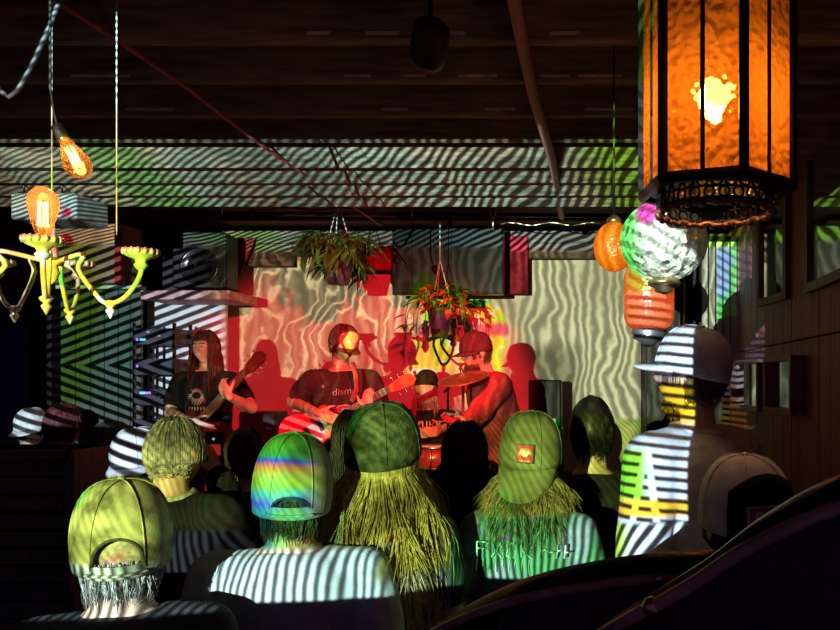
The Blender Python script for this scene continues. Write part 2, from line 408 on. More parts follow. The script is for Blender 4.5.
# header timbers over the screen
hd = thing('header_beam', 'dark reddish timber header running over the cream screen', 'beam', (0, 0, 0))
hz = lambda v, D: at(0, v, D).z
header_m = M('header_timber', (.13, .075, .06), .7, var=.4, vs=5, bump=.3, bs=20, stretch=(1, 8, 8))
for k, (ua, ub, va, vb, D) in enumerate(((222, 640, 224, 243, 6.78), (222, 292, 243, 266, 6.82), (292, 392, 243, 255, 6.84), (503, 640, 238, 258, 6.8))):
    obj('timber', bbox((at(ua, 0, D).x, D, hz(vb, D)), (at(ub, 0, D).x-.004, D+.06, hz(va, D)), .006), header_m, hd, False)
obj('ledge', bbox((at(222, 0, 6.6).x, 6.55, hz(222, 6.6)), (at(640, 0, 6.6).x, 6.84, hz(218, 6.6)), .004), header_m, hd, False)
# lighting bar with red and pale cable runs
lb = thing('lighting_bar', 'thin black bar with cables hung across the stage front under the joists', 'bar', (0, 0, 0))
bm = NB(); tube(bm, [at(150, 213, 6.1), at(650, 216, 6.1)], .018, 8); obj('pipe', bm, blackgl, lb)
for k, (m_, r_, us, vv) in enumerate(((redpost, .010, (250, 380), 209), (M('pale_cable', (.6, .55, .4), .5), .006, (150, 300), 207), (redpost, .008, (280, 392), 214), (brass, .005, (500, 600), 224))):
    bm = NB(); tube(bm, [at(us[0]+(us[1]-us[0])*t/12, vv+1.6*math.sin(t*1.3+k), 6.05) for t in range(13)], r_, 6); obj('cable', bm, m_, lb)
for (u, v) in ((222, 198), (493, 211), (412, 204)):
    bm = NB(); p = at(u, v, 6.0); tube(bm, [p+Vector((math.cos(q*TAU/14)*.022, 0, math.sin(q*TAU/14)*.055)) for q in range(15)], .006, 6, False); obj('hook', bm, whitemet, lb)
for (u0, v0, u1, v1) in ((222, 205, 222, 214), (493, 218, 493, 230), (412, 211, 412, 216)):
    bm = NB(); tube(bm, [at(u0, v0, 6.0), at(u1, v1, 6.05)], .005, 6); obj('hook_stem', bm, whitemet, lb)
for q in range(6):
    u = 190+q*72; bm = NB(); tube(bm, [at(u, 214, 6.1), Vector((at(u, 214, 6.1).x, 6.1, ZJ+.05))], .005, 6); obj('hanger', bm, blackgl, lb)
# conduits running down the room
def run(name, label, cat, pts, r, m):
    bm = NB(); tube(bm, pts, r, 10); return tag(obj(name, bm, m), label, cat)
xp = -.272
run('ceiling_conduit', 'thick dull red conduit running along under the joists towards the stage', 'pipe', [(xp+.01*math.sin(i), 1.2+i*.4, ZJ-.028) for i in range(12)], .024, M('rust_red_pipe', (.40, .12, .14), .5, var=.2))
xq = -1.74
run('ceiling_cable', 'thin cable coloured with a red light tint, running diagonally under the joists at the left', 'cable', [(xq+.008*math.sin(i*1.7), 1.2+i*.4, ZJ-.014-.01*math.sin(i)) for i in range(13)], .009, M('red_lit_cable', (.50, .07, .10), .5))  # red light falling on the cable is put into its colour
run('drooping_cable', 'grey cable drooping from the ceiling in the top left corner', 'cable', [at(u, v, 2.0) for u, v in ((-30, 40), (-12, 75), (2, 92), (9, 97), (18, 90), (32, 65), (48, 30), (60, 0), (66, -40))], .006, M('grey_cable', (.05, .04, .055), .5))
# television
tvp = at(448, 262, 6.45); tv = thing('television', 'flat black television hung over the stage catching blue and green light', 'television', tvp, R(-3))
hw, hh = 112/760*6.45/2, 66/760*6.45/2
obj('casing', bbox((-hw, -.02, -hh), (hw, .05, hh), .006), blackgl, tv, False)
scr_tv = M('dark_screen', (.012, .013, .016), .25, var=.1)
obj('screen', bbox((-hw+.018, -.024, -hh+.022), (hw-.018, -.019, hh-.018), .001), scr_tv, tv, False)
bm = NB(); tube(bm, [(0, .06, 0), (0, .06, ZC-tvp.z)], .018, 8); obj('hanging_pole', bm, blackgl, tv)
obj('mount', bbox((-.08, .051, -.1), (.08, .12, .1), .005), black_m, tv, False)
# red banners
for nm, (u0, u1, v0, v1, D), lb_ in (('red_banner', (503, 528, 236, 294, 6.75), 'plain dark red cloth banner hanging beside the television'), ('red_banner', (233, 256, 238, 283, 6.74), 'red cloth banner tapering to a point left of the hanging fern'), ('red_banner', (366, 394, 246, 270, 6.76), 'short red cloth banner between fern and television')):
    bm = NB(); xa, xb = at(u0, 0, D).x, at(u1, 0, D).x; za, zb = at(0, v0, D).z, at(0, v1, D).z; g = []
    for j in range(9):
        t = j/8; ww = (1-t*.8) if u0 == 233 else 1
        g.append([bm.verts.new((xa+(xb-xa)*ww*i/10, D+.012*math.sin(i*1.2+j*.15), za+(zb-za)*t)) for i in range(11)])
    for j in range(8):
        for i in range(10): bm.faces.new((g[j][i], g[j+1][i], g[j+1][i+1], g[j][i+1]))
    o = obj(nm, bm, redcloth); o.modifiers.new('s', 'SOLIDIFY').thickness = .006; tag(o, lb_, 'banner', 'red stage banners')
# right back corner: post, brass pipe, hanging strips
o = obj('corner_post', bbox((at(646, 0, 6).x, 5.95, 0), (at(680, 0, 6).x, 6.1, ZJ-.02), .006), black_m, None, False); tag(o, 'square black post standing right of the cream screen', 'post')
run('standing_pipe', 'thin golden pipe standing beside the black post', 'pipe', [(at(684, 0, 5.9).x, 5.9, 0), (at(684, 0, 5.9).x, 5.9, ZJ-.03)], .008, brass)
vb = thing('strip_blind', 'pale vertical strip blind in the back right corner lit by striped light', 'blind', (0, 0, 0))
strip_m = M('pale_strip', (.55, .55, .58), .6, var=.15)
for k in range(6):
    u = 705+k*7.2; p = at(u, 0, 6.5); bm = bbox((p.x-.026, 6.5, 1.95), (p.x+.026, 6.506, 2.9), .001, Matrix.Translation((p.x, 6.5, 0)) @ Matrix.Rotation(R(12), 4, 'Z') @ Matrix.Translation((-p.x, -6.5, 0))); obj('strip', bm, strip_m, vb, False)
obj('head_rail', bbox((at(700, 0, 6.5).x, 6.47, 2.9), (at(748, 0, 6.5).x, 6.54, 2.945), .003), blackgl, vb, False)
# mirrors on the right wall
mir = M('mirror_glass', (.75, .75, .78), .04, 1, var=.03)
frame_m = M('brown_frame', (.16, .075, .05), .45, var=.3, vs=8, bump=.1, stretch=(4, 4, 1))
def mirror(name, y0, y1, z0, z1, lab, arch=False, dep=.035, fw=.05, glass=mir, tilt=0):
    t = thing(name, lab, 'mirror', (XR-.02, (y0+y1)/2, z0), 0, 'framed mirrors on the plank wall'); t.rotation_euler = (0, 0, tilt); t.location.x -= abs(math.sin(tilt))*(y1-y0)/2
    h = z1-z0; hw = (y1-y0)/2
    bm = NB()
    def outline(o):
        if not arch: return [(-hw+o, o), (hw-o, o), (hw-o, h-o), (-hw+o, h-o)]
        pts = [(-hw+o, o), (hw-o, o)]
        for k in range(9): q = PI*k/8; pts.append(((hw-o)*math.cos(q), h-hw*1.3+(hw*1.3-o)*math.sin(q)))
        return pts
    A = outline(0); B = outline(fw)
    for x in (0,): pass
    def put(P, x): return [bm.verts.new((x, q[0], q[1])) for q in P]
    a0, a1, b1, b0 = put(A, 0), put(A, -dep), put(B, -dep), put(B, -dep*.4)
    ring_bridge(bm, a0, a1); ring_bridge(bm, a1, b1); ring_bridge(bm, b1, b0); bmesh.ops.recalc_face_normals(bm, faces=bm.faces)
    obj('frame', bm, frame_m, t, False)
    bm = NB(); bm.faces.new([bm.verts.new((-dep*.45, q[0], q[1])) for q in B]); bm.normal_update()
    o = obj('glass', bm, glass, t, False); return t
def yu(u): return 760*XR/(u-600)*.985
mirror('framed_mirror', yu(791), yu(771), at(0, 305, 5.1).z, at(0, 170, 5.1).z, 'tall narrow wall mirror with a plain brown frame beside the arched one', tilt=R(6.8))
mirror('framed_mirror', yu(858), yu(811), at(0, 288, 4.0).z, at(0, 25, 4.0).z, 'tall arched wall mirror at the right edge of the photo', arch=True)
mirror('framed_mirror', yu(770), yu(752), at(0, 410, 5.6).z, at(0, 360, 5.6).z, 'small deep framed mirror low on the plank wall beside the tall man', dep=.09, fw=.03, tilt=R(7.5))
mirror('framed_mirror', yu(806), yu(784), at(0, 412, 4.75).z, at(0, 357, 4.75).z, 'small deep framed mirror low on the wall showing green reflections, nearest the camera', dep=.09, fw=.03, tilt=R(4.8))
# ---- left side of the stage: slatted door panel, soffit, blue curtain, post
dp = thing('board_door', 'tall pale green boarded door left of the stage with zigzag light stripes', 'door', (0, 0, 0))
door_m = M('grey_green_board', (.085, .11, .09), .6, var=.15, vs=5, bump=.2, bs=14, stretch=(6, 6, .6))
ed = [60, 75, 90, 104, 118, 130, 141]
for k in range(6): obj('board', bbox((at(ed[k], 0, 6.3).x+.004, 6.3, 0.02), (at(ed[k+1], 0, 6.3).x-.004, 6.34, at(0, 290, 6.3).z), .004), door_m, dp, False)
obj('top_rail', bbox((at(57, 0, 6.3).x, 6.28, at(0, 289, 6.3).z), (at(143, 0, 6.3).x, 6.35, at(0, 285.5, 6.3).z), .003), whitemet, dp, False)
sf = thing('soffit_box', 'brown boxed soffit with a bright red edge strip above the boarded door', 'soffit', (0, 0, 0))
soff_m = M('brown_soffit', (.30, .15, .10), .65, var=.25, vs=6, bump=.15)
obj('front_panel', bbox((at(30, 0, 6.15).x, 6.15, at(0, 282.8, 6.15).z), (at(116, 0, 6.15).x, 6.5, at(0, 222, 6.15).z), .004), soff_m, sf, False)
obj('edge_strip', bbox((at(115, 0, 6.13).x, 6.12, at(0, 284, 6.13).z), (at(121, 0, 6.13).x, 6.149, at(0, 228, 6.13).z), .003), redpost, sf, False)
o = obj('hanging_shelf', bbox((at(144, 0, 6.2).x, 6.15, at(0, 300, 6.2).z), (at(232, 0, 6.2).x, 6.66, at(0, 291, 6.2).z), .004), M('pinkish_shelf', (.48, .30, .30), .6), None, False); tag(o, 'pinkish shelf board jutting out below the dark loudspeaker', 'shelf')
o = obj('red_valance', bbox((at(-10, 0, 6.2).x, 6.15, at(0, 285, 6.2).z), (at(29, 0, 6.2).x, 6.2, at(0, 232, 6.2).z), .004), M('deep_red_panel', (.22, .03, .04), .7), None, False); tag(o, 'deep red valance panel behind the chandelier at the left edge', 'valance')
bm = NB(); g = []
for j in range(2): g.append([bm.verts.new((at(-2, 0, 6.4).x+.26*i/40, 6.4+.015*math.sin(i*1.1), (at(0, 290, 6.4).z, .05)[j])) for i in range(41)])
for i in range(40): bm.faces.new((g[0][i], g[1][i], g[1][i+1], g[0][i+1]))
o = obj('blue_curtain', bm, M('blue_curtain', (.10, .10, .42), .8, var=.3)); o.modifiers.new('s', 'SOLIDIFY').thickness = .006; tag(o, 'dim blue curtain hanging at the far left', 'curtain')
o = obj('door_post', bbox((at(31, 0, 6.3).x, 6.25, 0), (at(55, 0, 6.3).x, 6.4, at(0, 285.5, 6.3).z), .006), black_m, None, False); tag(o, 'black post between blue curtain and boarded door', 'post')
# pale ductwork crossing behind the bulbs
o = obj('ceiling_duct', bbox((at(10, 0, 4.5).x, 4.5, at(0, 219, 4.5).z), (at(76, 0, 4.5).x, 4.8, at(0, 193, 4.5).z), .01), M('grey_duct', (.22, .23, .25), .5, .3), None, False); tag(o, 'grey boxed duct under the ceiling behind the clear bulbs', 'duct')
for u in (24, 62):
    bm = NB(); tube(bm, [at(u, 195, 4.65), Vector((at(u, 0, 4.65).x, 4.65, ZJ+.02))], .006, 6); obj('hanger_rod', bm, blackgl, o)
# PA loudspeaker hung at the left
def speaker(name, lab, c, s, rz=0, cat='speaker', horn=True):
    t = thing(name, lab, cat, c, rz); w_, d_, h_ = s
    obj('cabinet', bbox((-w_/2, -d_/2, 0), (w_/2, d_/2, h_), .012), black_m, t, False)
    bm = bbox((-w_/2+.02, -d_/2-.008, .02), (w_/2-.02, -d_/2+.002, h_-.02), .003); obj('grille', bm, M('grille_cloth', (.03, .03, .032), .6, bump=.6, bs=300), t, False)
    bm = NB(); mt = Matrix.Translation((0, -d_/2-.008, h_*.38)) @ Matrix.Rotation(PI/2, 4, 'X'); lathe(bm, [(w_*.36, 0), (w_*.36, .006), (w_*.33, .008), (w_*.31, .003), (w_*.12, -.004)], 24, (0, 0, 0), mt); obj('cone_ring', bm, blackgl, t)
    return t
sp_ = speaker('loudspeaker', 'black loudspeaker standing on the pinkish shelf', at(206, 290, 6.35), (.42, .28, .46), R(8)); 
# ================================================================== amplifiers and gear on stage
def amp(lab, u0, u1, v0, D, rz=0, dep=.3):
    p0 = at(u0, v0, D); p1 = at(u1, v0, D); wd = p1.x-p0.x; t = thing('guitar_amplifier', lab, 'amplifier', ((p0.x+p1.x)/2, D, ST), rz, 'amplifiers on the stage'); h = p0.z-ST
    obj('cabinet', bbox((-wd/2, 0, 0), (wd/2, dep, h*.72), .012), black_m, t, False)
    obj('grille', bbox((-wd/2+.025, -.008, .03), (wd/2-.025, .004, h*.72-.03), .003), M('amp_cloth', (.05, .04, .04), .8, bump=.5, bs=250), t, False)
    obj('head', bbox((-wd/2+.01, .02, h*.72+.004), (wd/2-.01, dep-.03, h), .012), black_m, t, False)
    obj('control_panel', bbox((-wd/2+.05, .012, h*.74), (wd/2-.05, .022, h*.74+.05), .002), M('amp_panel', (.25, .22, .18), .4, .6), t, False)
    for k in range(5):
        bm = NB(); lathe(bm, [(.010, 0), (.010, .014), (.007, .018)], 10, (-wd/2+.09+k*(wd-.18)/4, .012, h*.74+.025), Matrix.Rotation(PI/2, 4, 'X')); obj('knob', bm, chrome, t)
    return t
amp('black guitar amplifier between the long haired bassist and the capped guitarist', 236, 276, 412, 6.2)
amp('black amplifier stack right of the red jacketed singer', 527, 562, 380, 6.3)
amp('low black amplifier behind the capped guitarist at the left hip', 279, 316, 419, 6.65, dep=.25)
# black can added to account for the red stage light, tucked between the joists
rc = thing('added_lamp_can', 'small black lamp can added under the dark joists to account for the red light', 'lamp', rl.location)
rm = rl.rotation_euler.to_matrix().to_4x4()
bm = NB(); lathe(bm, [(.062, -.005), (.064, .02), (.06, .13), (.03, .16), (.001, .165)], 20, (0, 0, 0), rm, cap=False); obj('added_can_housing', bm, black_m, rc).modifiers.new('s', 'SOLIDIFY').thickness = .003
bm = NB(); tube(bm, [rm @ Vector((0, 0, .10)), rm @ Vector((0, 0, .10))+Vector((0, 0, .12)), (0, (rm @ Vector((0, 0, .10))).y, ZC-rl.location.z)], .009, 6); obj('added_can_yoke', bm, blackgl, rc)
# gear rack with glowing lamps
gr = thing('gear_rack', 'black equipment rack with blue and violet glowing units left of the long haired bassist', 'rack', (at(163, 0, 6.2).x, 6.2, ST))
unl = M('unlit_knob', (.3, .3, .32), .4); rt = at(0, 325, 6.3).z-ST; led = [M('led_violet', (.2, .1, .5), .4, emit=(.35, .15, 1), es=1.6), M('led_cyan', (.1, .4, .5), .4, emit=(.1, .7, .9), es=1.2)]
for sx in (-.17, .15):
    for sy in (-.12, .12): obj('upright', bbox((sx, sy-.012, 0), (sx+.02, sy+.012, rt), .002), blackgl, gr, False)
for k in range(7):
    z = .25+k*(rt-.35)/6.3
    obj('unit', bbox((-.15, -.14, z), (.15, .12, z+.13), .004), M('unit_face', (.05, .05, .07), .4), gr, False)
    for q in range(6):
        if random.random() < .35: continue
        zz = z+random.choice((.03, .06, .09)); ww = random.choice((.008, .012, .022))
        bm = bbox((-.125+q*.044-ww, -.146, zz), (-.125+q*.044+ww, -.138, zz+.018), .002); obj('lamp', bm, random.choice((led[0], led[0], led[1], unl)), gr, False)
# ================================================================== potted hanging plants
leafg = M('leaf_green', (.07, .24, .04), .5, var=.5, vs=12); pot_m = M('dark_pot', (.05, .06, .09), .5)
leafr = M('red_leaf', (.55, .05, .03), .5, var=.5, vs=14); flow = M('orange_red_flower', (.9, .10, .04), .5, var=.3)
def leafmesh(nm, L, W, m, droop=.4):
    bm = NB(); rows = []
    for i in range(6):
        t = i/5; ww = W*math.sin(PI*min(1, t*.9+.08))*.5; z = -droop*L*t*t; y = L*t
        rows.append([bm.verts.new((-ww, y, z)), bm.verts.new((0, y, z-.15*ww)), bm.verts.new((ww, y, z))])
    for i in range(5):
        for j in range(2): bm.faces.new((rows[i][j], rows[i][j+1], rows[i+1][j+1], rows[i+1][j]))
    me = mesh_of(nm, bm); me.materials.append(m)
    for p in me.polygons: p.use_smooth = True
    return me
LG = [leafmesh('leaf', .13, .045, leafg, .5), leafmesh('leaf', .10, .055, leafg, .7), leafmesh('leaf', .17, .036, leafg, .9)]
LR = [leafmesh('leaf', .09, .045, leafr, .5), leafmesh('leaf', .06, .05, flow, .3), leafmesh('leaf', .10, .03, leafg, .5)]
def plant(lab, c, r, nst, drop, LS, potr, seed, nleaf=7, top=ZJ):
    rnd = random.Random(seed); t = thing('hanging_plant', lab, 'plant', c, 0, 'hanging plants over the stage')
    bm = NB(); lathe(bm, [(potr*.62, -.20), (potr*.8, -.12), (potr, 0), (potr*1.06, .005), (potr*1.06, .03), (potr*.96, .03), (potr*.9, -.02)], 18); obj('pot', bm, pot_m, t)
    for k in range(3):
        q = TAU*k/3; bm = NB(); tube(bm, [(math.cos(q)*potr, math.sin(q)*potr, .02), (0, 0, .42)], .004, 5); obj('cord', bm, whitemet, t)
    bm = NB(); tube(bm, [(0, 0, .41), (0, 0, top-c[2]+.03)], .004, 5); obj('cord', bm, whitemet, t)
    sbm = NB()
    for k in range(nst):
        q = rnd.uniform(0, TAU); rr = r*rnd.uniform(.45, 1.1); dr = drop*rnd.uniform(-.5, 1); pts = []
        for i in range(8):
            s = i/7; pts.append(Vector((math.cos(q)*(potr*.5+(rr-potr*.5)*math.sin(s*PI/2)), math.sin(q)*(potr*.5+(rr-potr*.5)*math.sin(s*PI/2)), .02+.16*math.sin(s*PI)*(.6+.5*rnd.random())-dr*s*s)))
        tube(sbm, pts, .004, 4)
        for i in range(nleaf):
            s = rnd.uniform(.2, 1); p = pts[min(7, int(s*7))]
            o = bpy.data.objects.new('leaf', rnd.choice(LS)); C.objects.link(o); o.parent = t; o.location = p
            o.rotation_euler = (rnd.uniform(-.6, .5), rnd.uniform(-.5, .5), q-PI/2+rnd.uniform(-1.2, 1.2)); sc = rnd.uniform(.7, 1.15); o.scale = (sc, sc, sc)
    obj('stems', sbm, leafg, t)
plant('bushy green fern in a dark pot hanging over the capped guitarist', at(338, 258, 5.7), .22, 46, .24, LG, .12, 3, 9)
plant('hanging plant with red leaves and orange red blossoms below the television', at(440, 312, 6.1), .26, 18, .26, LR, .10, 5, 7, top=ZJ)
# ================================================================== big hexagonal amber lantern
LC = at(715, 0, 1.86); LC.z = 2.182; LR_ = .184; LH = .74
lan = thing('hexagonal_lantern', 'large black framed hexagonal lantern with hammered amber panes hanging in the foreground', 'lantern', LC)
iron = M('blackened_iron', (.012, .011, .014), .45, .5, var=.3, vs=20)
amber = MGlass('hammered_amber_glass', (.86, .25, .016), trans=.9, refr=.42, ior=1.10, rough=.07, bscale=58, bump=.55, gloss=.07)
base_dir = math.atan2(-LC.y, -LC.x)
ang = [base_dir+R(20)+k*PI/3 for k in range(6)]
hx = [Vector((math.cos(q)*LR_, math.sin(q)*LR_, 0)) for q in ang]
for k in range(6):
    p, q = hx[k], hx[(k+1) % 6]
    bm = NB(); tube(bm, [p, p+Vector((0, 0, LH))], .0125, 6); obj('corner_bar', bm, iron, lan, False)
    m_ = (p+q)/2; bm = NB(); tube(bm, [m_, m_+Vector((0, 0, LH))], .0055, 6); obj('mullion', bm, iron, lan, False)
    for z in (0, LH): bm = NB(); tube(bm, [p+Vector((0, 0, z)), q+Vector((0, 0, z))], .014, 6); obj('rail', bm, iron, lan, False)
    for (s0, s1) in ((p, m_), (m_, q)):
        d = (s1-s0).normalized(); e0 = s0+d*.006; e1 = s1-d*.006; bm = NB()
        bm.faces.new([bm.verts.new(x) for x in (e0+Vector((0, 0, .006)), e1+Vector((0, 0, .006)), e1+Vector((0, 0, LH-.006)), e0+Vector((0, 0, LH-.006)))])
        obj('pane', bm, amber, lan, False)
bm = NB(); lathe(bm, [(LR_*1.02, LH), (LR_*.6, LH+.05), (.03, LH+.08), (.012, LH+.10)], 6); obj('roof', bm, iron, lan, False)
bm = NB(); tube(bm, [(0, 0, LH+.09), (0, 0, ZC-LC.z)], .008, 8); obj('hanging_rod', bm, iron, lan)
bm = NB(); lathe(bm, [(.175, -.006), (.175, .004), (.135, .004), (.135, -.006), (.175, -.006)], 6, cap=False); obj('bottom_plate', bm, iron, lan, False)
cop = M('filigree_copper', (.30, .13, .085), .45, .6, var=.3, vs=40)
bm = NB(); rr = .138; nn = 26
for k in range(nn):
    q = TAU*k/nn; cpt = Vector((math.cos(q)*rr, math.sin(q)*rr, 0)); tn = Vector((-math.sin(q), math.cos(q), 0))
    for (zc, rad, th) in ((-.006, .0135, .0035), (-.033, .012, .0032)):
        off = tn*(rr*TAU/nn*.5 if zc < -.02 else 0)
        tube(bm, [cpt+off+tn*rad*math.cos(TAU*j/9)+Vector((0, 0, zc+rad*math.sin(TAU*j/9))) for j in range(10)], th, 5, False)
for zc, t_ in ((.010, .004), (-.020, .003), (-.047, .0045)):
    tube(bm, [(math.cos(TAU*j/48)*rr, math.sin(TAU*j/48)*rr, zc) for j in range(49)], t_, 6, False)
o = obj('filigree_ring', bm, iron, lan)
bm = NB()
for k in range(nn):
    q = TAU*k/nn; q2 = TAU*(k+1)/nn
    for (qq, rad, zc) in ((q, .011, -.058), ((q+q2)/2, .008, -.054)):
        ell(bm, (math.cos(qq)*rr, math.sin(qq)*rr, zc), (rad, rad, rad*.8), None, 7, 5)
tube(bm, [(math.cos(TAU*j/52)*(rr-.002), math.sin(TAU*j/52)*(rr-.002), -.054+.004*math.sin(j*PI/2)) for j in range(53)], .006, 6, False)
obj('scalloped_edge', bm, cop, lan)
bm = NB(); tube(bm, [(0, 0, LH+.05), (0, 0, .30)], .006, 6); tube(bm, [(0, 0, .33), (0, 0, .27)], .018, 10); obj('socket', bm, iron, lan)
hot = M('warm_filament_bulb', (1, .8, .5), .4, emit=(1, .78, .42), es=16)
bm = NB(); lathe(bm, [(.012, .27), (.03, .255), (.046, .238), (.044, .220), (.022, .206), (.001, .202)], 16); obj('bulb', bm, hot, lan)
def lamp(name, loc, e, col, parent, r=.03):
    l = bpy.data.lights.new(name, 'POINT'); l.energy = e; l.color = col; l.shadow_soft_size = r; o = bpy.data.objects.new(name, l); C.objects.link(o); o.location = loc; o.parent = parent
lamp('lantern_light', (0, 0, .20), 4.6, (1, .52, .18), lan, .03)

# ================================================================== hanging glass globes
def cord(t, z0, top, r=.004):
    bm = NB(); tube(bm, [(0, 0, z0), (0, 0, top)], r, 6); obj('cord', bm, black_m, t)
crackle = MGlass('crackled_clear_glass', (.85, .9, .85), trans=.2, bscale=42, bump=.9, gloss=.22, rough=.12, clear=.28)
gp = at(664, 241, 2.45); Rg = 43.5/760*2.45
gl = thing('crackle_globe', 'large round crackled glass globe catching rainbow projector light', 'lamp', gp, 0)
bm = NB(); ell(bm, (0, 0, 0), (Rg, Rg, Rg*.93), None, 48, 30); o = obj('glass_shell', bm, crackle, gl)
bm = NB()
rnd = random.Random(4)
for i in range(150):      # proud crackle veins
    z = 1-2*(i+.5)/150; q = i*2.399963; rr2 = math.sqrt(1-z*z); n_ = Vector((rr2*math.cos(q), rr2*math.sin(q), z)); pts = []
    t1 = n_.cross(Vector((0, 0, 1))).normalized(); t2 = n_.cross(t1)
    for j in range(7):
        w_ = TAU*j/6; d = n_+(t1*math.cos(w_)+t2*math.sin(w_))*(.125); d.normalize(); pts.append(Vector((d.x*Rg, d.y*Rg, d.z*Rg*.93))*1.003)
    tube(bm, pts, .0012, 4, False)
obj('crackle_veins', bm, M('glass_vein', (.35, .40, .36), .25, var=.2), gl)
bm = NB(); lathe(bm, [(.045, -Rg*.93+.012), (.055, -Rg*.93-.004), (.05, -Rg*.93-.014), (.032, -Rg*.93-.02), (.028, -Rg*.93-.034), (.001, -Rg*.93-.042)], 20); obj('bottom_cap', bm, brass, gl)
bm = NB(); lathe(bm, [(.05, Rg*.93-.01), (.05, Rg*.93+.012), (.02, Rg*.93+.03), (.006, Rg*.93+.05)], 20); obj('top_cap', bm, brass, gl)
cord(gl, Rg*.93+.03, ZJ+.04-gp.z+.1)
gold = MGlass('amber_globe_glass', (.85, .32, .035), trans=.6, bscale=110, bump=.25, gloss=.05, rough=.25)
op = at(614, 247, 3.1); Ro = 26/760*3.1*.62
og = thing('amber_globe', 'small round textured amber globe behind the crackled globe', 'lamp', op); Ro = 25/760*3.1
bm = NB(); ell(bm, (0, 0, 0), (Ro*.82, Ro*.82, Ro), None, 32, 22); obj('glass_shell', bm, gold, og)
bm = NB(); lathe(bm, [(.03, Ro-.008), (.03, Ro+.012), (.006, Ro+.03)], 16); obj('top_cap', bm, brass, og); cord(og, Ro+.02, ZJ+.1-op.z+.08)
lamp('amber_globe_light', (0, 0, 0), .20, (1, .5, .12), og, .02)
jarm = MGlass('orange_ribbed_glass', (.92, .30, .12), trans=.6, bscale=70, bump=.12, gloss=.06, rough=.2)
jp = at(649, 330, 2.75); k_ = 2.75/760
jr = thing('orange_jar_lantern', 'cylindrical orange glass jar lantern hanging under the crackled globe', 'lamp', jp)
prof = [(15*k_, 0), (22*k_, 4*k_), (25*k_, 12*k_)]
for i in range(11): prof += [(25*k_+.0012*(i % 2), (14+i*4)*k_)]
prof += [(23*k_, 60*k_), (16*k_, 66*k_)]
bm = NB(); lathe(bm, prof, 40, cap=False); obj('glass_jar', bm, jarm, jr)
bm = NB(); lathe(bm, [(17*k_, 1*k_), (18*k_, -2*k_), (16*k_, -6*k_), (17*k_, -8*k_), (9*k_, -12*k_), (5*k_, -16*k_), (.001, -17*k_)], 24); obj('bottom_cap', bm, M('dark_silver', (.35, .36, .34), .35, .8), jr)
bm = NB(); lathe(bm, [(17*k_, 65*k_), (17*k_, 69*k_), (5*k_, 74*k_)], 24); obj('top_cap', bm, brass, jr); cord(jr, 73*k_, ZJ+.1-jp.z+.08)
bm = NB(); tube(bm, [(0, 0, 14*k_), (0, 0, 50*k_)], .008, 8); obj('filament_tube', bm, M('jar_filament', (1, .6, .3), .4, emit=(1, .45, .18), es=6), jr)
lamp('jar_light', (0, 0, 32*k_), .22, (1, .42, .15), jr, .02)

# ================================================================== chandelier and clear filament bulbs
bulb_glass = bpy.data.materials.new('bulb_glass'); bulb_glass.use_nodes = True; t_ = bulb_glass.node_tree; t_.nodes.clear()
o_ = t_.nodes.new('ShaderNodeOutputMaterial'); mx_ = t_.nodes.new('ShaderNodeMixShader'); lw = t_.nodes.new('ShaderNodeLayerWeight'); lw.inputs[0].default_value = .35
tr_ = t_.nodes.new('ShaderNodeBsdfTransparent'); tr_.inputs[0].default_value = (1, .70, .42, 1); gs_ = t_.nodes.new('ShaderNodeBsdfGlossy'); gs_.inputs['Roughness'].default_value = .05; gs_.inputs['Color'].default_value = (1, .7, .45, 1)
t_.links.new(lw.outputs['Facing'], mx_.inputs[0]); t_.links.new(tr_.outputs[0], mx_.inputs[1]); t_.links.new(gs_.outputs[0], mx_.inputs[2]); tl_ = t_.nodes.new('ShaderNodeBsdfTranslucent'); tl_.inputs[0].default_value = (1, .55, .25, 1); m2_ = t_.nodes.new('ShaderNodeMixShader'); m2_.inputs[0].default_value = .11
t_.links.new(mx_.outputs[0], m2_.inputs[1]); t_.links.new(tl_.outputs[0], m2_.inputs[2]); t_.links.new(m2_.outputs[0], o_.inputs[0])
fil_m = M('glowing_filament', (1, .6, .3), .5, emit=(1, .50, .17), es=28)
def edison(parent, mtx):
    """filament bulb pointing +Z from its screw base at the origin"""
    def tr(bm): bmesh.ops.transform(bm, matrix=mtx, verts=bm.verts)
    bm = NB(); lathe(bm, [(.013, .018), (.016, .03), (.024, .06), (.031, .085), (.032, .10), (.027, .118), (.014, .131), (.001, .135)], 20); tr(bm); gl_ = obj('bulb', bm, bulb_glass, parent)
    bm = NB(); lathe(bm, [(.001, 0), (.011, 0), (.014, .005), (.0128, .01), (.014, .015), (.0135, .02)], 14); tr(bm); obj('screw_base', bm, brass, parent)
    for q in range(7):
        w_ = TAU*q/7; w2 = w_+.35
        bm = NB(); tube(bm, [(math.cos(w_)*.010, math.sin(w_)*.010, .044), (math.cos(w2)*.0085, math.sin(w2)*.0085, .098)], .0011, 5); tr(bm); obj('filament', bm, fil_m, gl_)
    bm = NB(); tube(bm, [(0, 0, .018), (0, 0, .05)], .004, 6); tr(bm); obj('glass_stem', bm, bulb_glass, gl_)
CH = Vector((-1.50, 2.08, at(0, 262, 2.08).z))
ch = thing('chandelier', 'ornate pale metal chandelier with curling arms and one lit filament bulb at the left', 'chandelier', CH)
bm = NB(); lathe(bm, [(.001, -.06), (.012, -.05), (.02, -.03), (.014, -.01), (.03, .0), (.016, .015), (.012, .05), (.02, .06), (.011, .075), (.008, .10)], 16); obj('hub', bm, whitemet, ch)
for (xo, yo) in ((0, 0), (.19, -.02)):
    bm = NB(); tube(bm, [(xo, yo, .09 if xo == 0 else .07), (xo, yo, ZC-CH.z)], .0016, 6); obj('suspension_wire', bm, whitemet, ch)
